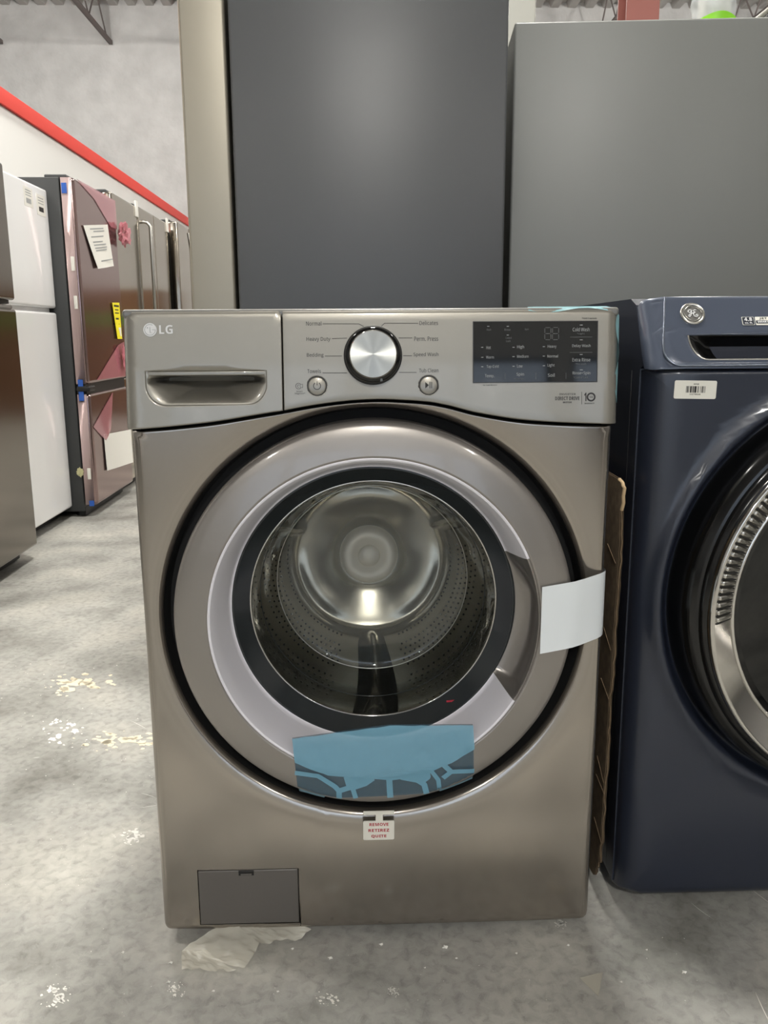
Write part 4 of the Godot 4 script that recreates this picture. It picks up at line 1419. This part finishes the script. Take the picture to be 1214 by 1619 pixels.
func mirrored_things() -> void:
	# outside the picture, seen only in the shiny doors
	var c := thing("carton", "brown carton with a green band at the back of the hall", "carton", Vector3(-0.1, 0, -9.6), 0.0, "cartons at the back of the hall")
	obj("body", cuboid(Vector3(0, 0.75, 0), Vector3(0.8, 1.5, 0.8), 0.006), M.carton, c)
	obj("strap", cuboid(Vector3(0, 1.15, 0), Vector3(0.806, 0.12, 0.806), 0.003), M.green_strap, c)
	for x in [0.85, 1.8, 2.75]:
		var o: Node3D = c.duplicate()
		o.name = numbered("carton")
		add_child(o)
		o.position = Vector3(x, 0, -9.4)
	var k := 0
	for x in [-4.6, -3.7, -2.8, 2.6, 3.5, 4.4]:  # row added out of view only to be mirrored
		var m: Material = [M.fridge_white, M.bright_steel, M.fridge_white, M.dark_steel, M.fridge_white, M.bright_steel][k]
		fridge("added unseen refrigerator across the aisle, there only for reflections", Vector3(x, 0, 4.6), PI, 0.82, 1.75, 0.65, 0.08, [[-0.41, 0.41, 1.1, 1.74], [-0.41, 0.41, 0.07, 1.08]], M.black_cabinet if k % 2 else M.fridge_white, m, null, "added refrigerators across the aisle for reflections")
		k += 1


# ------------------------------------------------------------------ packaging
func packaging() -> void:
	# blue film across the lower door ring: a close lying sheet and the loose layer over it
	var face_z := func(x: float, y: float) -> float:
		var r := Vector2(x, y).distance_to(DOOR)
		if r < 0.24:
			return 0.0350
		if r < 0.282:
			return 0.0345 - (r - 0.24) * 0.19
		return 0.0265 - (r - 0.282) * 1.2
	var bf := thing("blue_film", "torn translucent blue film stuck across the bottom of the washer door ring", "film")
	var s := Shape.new()
	var top := func(u: float) -> Vector2: return Vector2(-0.124, 0.367).lerp(Vector2(0.019, 0.385), u * 2.0) if u < 0.5 else Vector2(0.019, 0.385).lerp(Vector2(0.142, 0.383), u * 2.0 - 1.0)
	var bot := func(u: float) -> Vector2: return Vector2(-0.118, 0.261).lerp(Vector2(0.094, 0.268), u / 0.8) if u < 0.8 else Vector2(0.094, 0.268).lerp(Vector2(0.147, 0.280), (u - 0.8) / 0.2)
	s.sheet(40, 30, func(u: float, v: float) -> Vector3:
		var a: Vector2 = top.call(u)
		var b: Vector2 = bot.call(u)
		var p := a.lerp(b, v)
		return Vector3(p.x, p.y, face_z.call(p.x, p.y) + 0.0006))
	obj("close_layer", s, M.blue_film, bf)
	# loose layer
	var rng := RandomNumberGenerator.new()
	rng.seed = 5
	var polys: Array[PackedVector2Array] = []
	var loose := PackedVector2Array()
	for q in [[-0.124,0.367],[0.019,0.385],[0.142,0.383],[0.145,0.344],[0.111,0.323],[0.096,0.317],[0.076,0.306],[0.046,0.298],[0.021,0.295],[-0.008,0.299],[-0.041,0.302],[-0.073,0.306],[-0.121,0.328]]:
		loose.append(Vector2(q[0], q[1]))
	polys.append(loose)
	for v in [[[-0.122,0.310],[-0.088,0.305],[-0.063,0.285],[-0.057,0.277],[-0.057,0.262]],[[-0.057,0.277],[-0.041,0.283]],[[-0.046,0.303],[-0.042,0.285],[-0.036,0.280],[-0.032,0.263]],[[-0.036,0.283],[-0.018,0.290],[-0.006,0.300]],[[0.018,0.302],[0.020,0.263]],[[0.036,0.300],[0.061,0.293],[0.071,0.285],[0.075,0.267]],[[0.074,0.312],[0.076,0.298],[0.069,0.292]],[[0.081,0.310],[0.092,0.292],[0.095,0.269]],[[0.098,0.322],[0.111,0.306],[0.146,0.305]],[[0.111,0.306],[0.099,0.295]],[[-0.117,0.273],[-0.079,0.261]],[[0.095,0.268],[0.146,0.283]]]:
		var path := PackedVector2Array()
		for q in v:
			path.append(Vector2(q[0], q[1]))
		for p in Geometry2D.offset_polyline(path, rng.randf_range(0.0032, 0.0048), Geometry2D.JOIN_ROUND, Geometry2D.END_ROUND):
			polys.append(p)
	# join the pieces into one outline, then cut to the sheet
	var merged: Array = [polys[0]]
	for k in range(1, polys.size()):
		var cur := polys[k]
		var next := []
		for m in merged:
			var u := Geometry2D.merge_polygons(m, cur)
			var outs := []
			for q in u:
				if not Geometry2D.is_polygon_clockwise(q):
					outs.append(q)
			if outs.size() == 1:
				cur = outs[0]
			else:
				next.append(m)
		next.append(cur)
		merged = next
	var wr := FastNoiseLite.new()
	wr.seed = 3
	wr.frequency = 30.0
	s = Shape.new()
	for m in merged:
		var tri := _fine(m, 0.012)
		for k in range(0, tri.size(), 3):
			var pts := []
			for e in 3:
				var p: Vector2 = tri[k + e]
				var lift := 0.0022 + 0.0050 * (0.5 + 0.5 * wr.get_noise_2dv(p)) * smoothstep(0.29, 0.32, p.y)
				pts.append(Vector3(p.x, p.y, face_z.call(p.x, p.y) + lift))
			s.tri(pts[0], pts[1], pts[2])
	obj("loose_layer", s, M.blue_film_loose, bf)
	# milky tape from the ring across to the side of the cabinet
	s = Shape.new()
	var along := [[0.237, 0.0360], [0.250, 0.0340], [0.270, 0.0305], [0.286, 0.0270], [0.300, 0.0200], [0.315, 0.0105], [0.328, 0.0030], [0.336, -0.0030], [0.341, -0.0100], [0.3425, -0.018], [0.343, -0.05]]
	s.sheet(10, 8, func(u: float, v: float) -> Vector3:
		var q: Array = along[int(round(u * 10.0))]
		var y0: float = 0.4915 + 0.11 * (q[0] - 0.237)
		var y1: float = 0.5925 + 0.10 * (q[0] - 0.237)
		return Vector3(q[0] + 0.0008, lerpf(y0, y1, v), q[1] + 0.0012 * sin(v * 7.0 + u * 3.0) * smoothstep(0.3, 0.5, u) * (1.0 - smoothstep(0.6, 0.8, u)) + 0.0014))
	tag(obj("white_tape", s, M.white_film), "wide milky white tape from the door ring round the cabinet side", "tape")
	# hang tag
	var tg := thing("remove_tag", "small white plastic tag reading REMOVE RETIREZ QUITE below the door", "tag", Vector3(0, 0, 0.0035))
	tg.rotation.x = 0.22
	tg.position = Vector3(0, 0.178, 0.004) - tg.basis * Vector3(0, 0.178, 0)
	s = Shape.new()
	s.prism(rrect2(-0.0214, 0.1777, 0.0266, 0.2157, 0.0025), 0.0, 0.0016)
	obj("card", s, M.sticker, tg)
	s = Shape.new()
	s.prism(PackedVector2Array([Vector2(-0.0024, 0.2150), Vector2(0.0092, 0.2150), Vector2(0.0086, 0.2310), Vector2(-0.0018, 0.2310)]), 0.0001, 0.0015)
	obj("stem", s, M.sticker, tg)
	s = Shape.new()
	s.prism(rrect2(-0.0208, 0.2288, 0.0264, 0.2354, 0.0008), 0.0, 0.0016)
	obj("cross_bar", s, M.sticker, tg)
	for t in [["REMOVE", -0.0118, 0.2064, 0.0176, 0.2122], ["RETIREZ", -0.0135, 0.1945, 0.0188, 0.2002], ["QUITE", -0.0089, 0.1817, 0.0144, 0.1883]]:
		writing(t[0], t[1], t[2], t[3], t[4], 0.0016, M.red_ink, tg, "lettering", true)
	# cyan film left on the corner of the console
	s = Shape.new()
	var edge := [Vector3(0.215, 0.9825, -0.010), Vector3(0.27, 0.9828, -0.009), Vector3(0.325, 0.983, -0.010), Vector3(0.340, 0.980, -0.014), Vector3(0.3455, 0.970, -0.016), Vector3(0.3455, 0.93, -0.012), Vector3(0.345, 0.89, -0.008), Vector3(0.344, 0.85, -0.004)]
	s.sheet(28, 4, func(u: float, v: float) -> Vector3:
		var f := u * 7.0
		var i := mini(int(f), 6)
		var p: Vector3 = edge[i].lerp(edge[i + 1], f - i)
		var side := smoothstep(0.35, 0.5, u)
		var inward := Vector3(0, -1, 0).lerp(Vector3(-1, 0, 0), side)
		var back := Vector3(0, 0.0, -1)
		var wob := 0.0004 * sin(u * 37.0)
		if v < 0.5:
			return p + back * (0.5 - v) * 0.02 + Vector3(0, wob, 0)
		return p + inward * (v - 0.5) * (0.010 + 0.006 * sin(u * 23.0)) + Vector3(0, 0, (v - 0.5) * 2.0 * (0.0065 + 0.004 * side)))
	tag(obj("cyan_film", s, M.cyan_film), "strip of pale cyan film along the top corner of the washer console", "film")
	# torn cardboard standing in the gap between the two washers
	var cb := thing("cardboard_sheet", "torn brown corrugated cardboard wedged upright between the two washers", "cardboard")
	var front := [[0.727, -0.085], [0.716, -0.060], [0.66, -0.064], [0.589, -0.060], [0.52, -0.066], [0.431, -0.066], [0.36, -0.074], [0.30, -0.070], [0.206, -0.076], [0.12, -0.074], [0.07, -0.085], [0.029, -0.105], [0.022, -0.14]]
	var tears := FastNoiseLite.new()
	tears.seed = 2
	tears.frequency = 40.0
	var outline := PackedVector2Array([Vector2(-0.60, 0.022), Vector2(-0.60, 0.735)])
	for k in front.size() - 1:
		for e in 5:
			var q: Vector2 = Vector2(front[k][1], front[k][0]).lerp(Vector2(front[k + 1][1], front[k + 1][0]), e / 5.0)
			outline.append(q + Vector2(0.009 * tears.get_noise_2d(q.y * 3.0, 3.0), 0.004 * tears.get_noise_2d(q.y * 2.0, 9.0)))
	outline.append(Vector2(front[-1][1], front[-1][0]))
	for e in [[0.377, 0.3775, "liner"], [0.3815, 0.382, "liner"]]:
		s = Shape.new()
		s.prism(outline, e[0], e[1])
		var o := obj(e[2], s, M.card, cb)
		o.basis = Basis(Vector3(0, 0, 1), Vector3(0, 1, 0), Vector3(1, 0, 0))
	# flutes between the liners, cut by the torn edge
	s = Shape.new()
	for k in 44:
		var y := 0.034 + k * 0.0155
		var zf := -0.085
		for i in front.size() - 1:
			if y <= front[i][0] and y >= front[i + 1][0]:
				zf = lerpf(front[i][1], front[i + 1][1], (front[i][0] - y) / (front[i][0] - front[i + 1][0]))
		s.box(Vector3(0.3795, y, (zf - 0.60) / 2.0 - 0.015), Vector3(0.0038, 0.0075, 0.594 + zf - 0.035))
	obj("flutes", s, M.card_core, cb)
	var torn := []
	for k in range(2, outline.size() - 1):
		torn.append(Vector3(0.3797 + 0.0016 * tears.get_noise_2d(k * 1.7, 5.0), outline[k].y, outline[k].x - 0.001))
	s = Shape.new()
	s.tube(torn, 0.0010, 6)
	obj("torn_edge", s, M.card, cb)
	s = Shape.new()
	s.tube(torn.slice(0, 9), 0.0030, 6)
	obj("torn_edge", s, M.card_core, cb)
	# creases across the face
	for q in [[0.615, 0.030], [0.475, 0.036], [0.385, 0.024], [0.245, 0.040], [0.21, 0.012], [0.13, 0.028]]:
		s = Shape.new()
		s.box(Vector3(0.3767, q[0], -0.095), Vector3(0.0010, 0.0014, 0.05), 0.0004)
		var o := obj("crease", s, M.card, cb)
		o.rotation.x = q[1] * 14.0
		o.position = Vector3(0, q[0], -0.12) - o.basis * Vector3(0, q[0], -0.12)
	# clear bag with a lime label and a grey tray on the grey refrigerator
	var bag := thing("clear_bag", "clear plastic parcel with a lime green label on the grey refrigerator", "parcel", Vector3(0.912, 1.714, -1.19))
	var cn := FastNoiseLite.new()
	cn.seed = 7
	cn.frequency = 14.0
	s = Shape.new()
	s.sheet(28, 20, func(u: float, v: float) -> Vector3:
		var a := u * TAU
		var p := Vector3(0.055 * cos(a), v * 0.20, 0.04 * sin(a))
		return p * Vector3(1, 1, 1) + Vector3(cos(a), 0, sin(a)) * 0.014 * cn.get_noise_3dv(p) * (1.0 if v > 0.02 else 0.0))
	obj("wrap", s, M.bag, bag)
	obj("content", cuboid(Vector3(0, 0.095, 0), Vector3(0.075, 0.19, 0.045), 0.008), M.plaster, bag)
	s = Shape.new()
	s.sheet(12, 6, func(u: float, v: float) -> Vector3: return Vector3(-0.048 + 0.092 * u, 0.001 + v * (0.018 + 0.010 * sin(u * PI)) + 0.005 * u, 0.052 - 0.02 * pow(u * 2.0 - 1.0, 2.0)))
	obj("lime_label", s, M.lime, bag)
	var tray := thing("grey_tray", "flat grey tray lying on the grey refrigerator beside the clear parcel", "tray", Vector3(1.185, 1.714, -1.30))
	obj("rim", cuboid(Vector3(0, 0.058, 0), Vector3(0.26, 0.008, 0.24), 0.005), M.sticker, tray)
	obj("body", cuboid(Vector3(0, 0.028, 0), Vector3(0.24, 0.056, 0.22), 0.005), M.cabinet_grey, tray)


func _fine(poly: PackedVector2Array, most: float) -> Array:
	# triangles of an outline, split until their edges are short
	var out := []
	var idx := Geometry2D.triangulate_polygon(poly)
	var todo := []
	for k in range(0, idx.size(), 3):
		todo.append([poly[idx[k]], poly[idx[k + 1]], poly[idx[k + 2]]])
	while todo.size():
		var t: Array = todo.pop_back()
		var a: Vector2 = t[0]
		var b: Vector2 = t[1]
		var c: Vector2 = t[2]
		var l := [a.distance_to(b), b.distance_to(c), c.distance_to(a)]
		var m: float = l.max()
		if m < most:
			out.append_array(t)
		elif m == l[0]:
			var h := (a + b) / 2.0
			todo.append([a, h, c])
			todo.append([h, b, c])
		elif m == l[1]:
			var h := (b + c) / 2.0
			todo.append([a, b, h])
			todo.append([a, h, c])
		else:
			var h := (c + a) / 2.0
			todo.append([a, b, h])
			todo.append([h, b, c])
	return out


# ------------------------------------------------------------------ litter on the floor
func splat(at: Vector2, rx: float, rz: float, turn: float, seed_: int) -> Shape:
	# a patch of flaked paint: ragged islands a fraction of a millimetre thick
	var rng := RandomNumberGenerator.new()
	rng.seed = seed_
	var s := Shape.new()
	for k in 34:
		var a := rng.randf() * TAU
		var r := pow(rng.randf(), 0.6)
		var c := Vector2(cos(a) * rx * r, sin(a) * rz * r).rotated(turn) + at
		var q := rng.randf_range(0.04, 0.20) * (1.25 - r) * minf(rx, rz) * 1.3
		var poly := PackedVector2Array()
		var n := 11
		var st := rng.randf_range(1.0, 1.9)
		for e in n:
			var b := TAU * e / n
			poly.append(c + Vector2(cos(b) * q * st, sin(b) * q).rotated(turn + 0.4 * rng.randf()) * rng.randf_range(0.55, 1.2))
		var idx := Geometry2D.triangulate_polygon(poly)
		for i in range(0, idx.size(), 3):
			s.tri(Vector3(poly[idx[i]].x, 0.0005, poly[idx[i]].y), Vector3(poly[idx[i + 1]].x, 0.0005, poly[idx[i + 1]].y), Vector3(poly[idx[i + 2]].x, 0.0005, poly[idx[i + 2]].y), true)
	return s


func floor_litter() -> void:
	var fl := get_node("floor")
	var k := 0
	for q in [[-0.475, 0.105, 0.028, 0.022, 0.5], [-0.075, 0.125, 0.022, 0.014, 0.3], [-0.47, -0.30, 0.03, 0.03, 0.2], [-0.80, -1.05, 0.10, 0.09, 0.3], [-0.60, -0.70, 0.12, 0.06, 0.1], [-1.25, -1.25, 0.06, 0.04, 0.2], [0.30, -0.02, 0.012, 0.012, 0.2], [-0.75, -0.75, 0.10, 0.05, 0.9], [-0.30, 0.10, 0.02, 0.012, 1.0], [0.02, 0.115, 0.012, 0.01, 1.0]]:
		obj("paint_flake", splat(Vector2(q[0], q[1]), q[2], q[3], q[4], 40 + k), M.paint_chip if k in [3, 4, 5] else M.plaster, fl)
		k += 1
	# long pale scratches
	var rng := RandomNumberGenerator.new()
	rng.seed = 77
	for i in 26:
		var p := Vector3(rng.randf_range(-1.2, 0.7), 0.0004, rng.randf_range(-0.9, 0.18))
		var a := rng.randf() * TAU
		var d := Vector3(cos(a), 0, sin(a))
		var side := d.cross(Vector3.UP)
		var ln := rng.randf_range(0.01, 0.07)
		var s := Shape.new()
		var bend := rng.randf_range(-0.2, 0.2)
		var wd := rng.randf_range(0.0003, 0.0009)
		var l0 := PackedVector3Array()
		var l1 := PackedVector3Array()
		for e in 6:
			var u := e / 5.0 - 0.5
			var c := p + d * ln * u + side * bend * ln * (u * u)
			var ww := wd * (1.0 - 4.0 * u * u + 0.1)
			l0.append(c + side * ww)
			l1.append(c - side * ww)
		s.loft([l0, l1], false)
		obj("scratch", s, M.plaster, fl)
	# crumbs of plaster, each a small broken lump
	var spots := [[0.105, 0.028, 0.0035], [-0.075, 0.045, 0.0028], [0.005, 0.018, 0.0028], [0.07, 0.07, 0.0014], [0.12, 0.052, 0.0016], [0.215, 0.045, 0.0018], [0.46, 0.095, 0.0030], [-0.32, 0.045, 0.0026], [-0.315, 0.085, 0.0024], [-0.245, 0.105, 0.0018], [-0.15, 0.11, 0.0018], [-0.135, 0.022, 0.0020], [0.30, 0.03, 0.0018], [0.42, 0.045, 0.0016], [-0.40, 0.02, 0.0022], [0.36, 0.11, 0.0016]]
	for q in spots:
		var s := Shape.new()
		for i in 5:
			for j in 7:
				var pts := []
				for e in [[i, j], [i + 1, j], [i + 1, (j + 1) % 7], [i, (j + 1) % 7]]:
					var la: float = PI * e[0] / 5.0
					var lo: float = TAU * e[1] / 7.0
					var rr: float = q[2] * (0.75 + 0.45 * sin(e[0] * 5.1 + e[1] * 2.7 + q[0] * 90.0))
					pts.append(Vector3(sin(la) * cos(lo) * 1.4, cos(la) * 0.7, sin(la) * sin(lo)) * rr)
				s.quad(pts[0], pts[1], pts[2], pts[3], true)
		var o := obj("plaster_crumb", s, M.plaster)
		o.position = Vector3(q[0], q[2] * 0.55, q[1])
		tag(o, "tiny white plaster crumb lying on the concrete in front of the washers", "crumb", "plaster crumbs on the floor")
	# the finest grit, too small to count
	var g := Shape.new()
	for i in 700:
		var p := Vector3(rng.randf_range(-1.3, 0.75), 0.0004, rng.randf_range(-1.2, 0.2))
		if p.x > -0.36 and p.z < 0.0:
			continue
		var r := rng.randf_range(0.0003, 0.0010) * (1.0 + maxf(0.0, -p.z) * 1.2)
		var poly := []
		for e in 4:
			var b := TAU * e / 4.0 + rng.randf()
			poly.append(p + Vector3(cos(b), 0, sin(b)) * r * rng.randf_range(0.6, 1.5))
		var top := p + Vector3(0, r * 0.8, 0)
		for e in 4:
			g.tri(poly[e], top, poly[(e + 1) % 4], true)
	tag(obj("floor_grit", g, M.plaster), "fine white grit strewn over the concrete floor", "grit", "", "stuff")
	# a scrap of clear wrap sticking out from under the washer, and a shard
	var n := FastNoiseLite.new()
	n.seed = 31
	n.frequency = 26.0
	var s := Shape.new()
	for q in [[Vector3(-0.308, 0.003, 0.022), Vector3(-0.238, 0.030, -0.012), Vector3(-0.186, 0.012, 0.022), Vector3(-0.205, 0.002, 0.064)], [Vector3(-0.238, 0.030, -0.012), Vector3(-0.105, 0.016, -0.004), Vector3(-0.125, 0.008, 0.008), Vector3(-0.186, 0.012, 0.022)], [Vector3(-0.308, 0.003, 0.022), Vector3(-0.270, 0.010, 0.030), Vector3(-0.215, 0.004, 0.070), Vector3(-0.300, 0.001, 0.060)]]:
		s.sheet(18, 12, func(u: float, v: float) -> Vector3:
			var p: Vector3 = q[0].lerp(q[1], u).lerp(q[3].lerp(q[2], u), v)
			p.y = maxf(0.0008, p.y + 0.006 * n.get_noise_2d(p.x * 1.5, p.z * 1.5))
			return p)
	tag(obj("clear_wrap_scrap", s, M.clear_film), "crumpled scrap of clear wrap sticking out from under the silver washer", "plastic scrap")
	s = Shape.new()
	s.prism(PackedVector2Array([Vector2(0.300, -0.100), Vector2(0.338, -0.090), Vector2(0.318, -0.137)]), 0.0006, 0.0014)
	var sh := obj("plastic_shard", s, M.clear_film)
	sh.basis = Basis(Vector3(1, 0, 0), Vector3(0, 0, -1), Vector3(0, 1, 0))
	tag(sh, "three cornered shard of clear plastic flat on the concrete", "plastic shard")
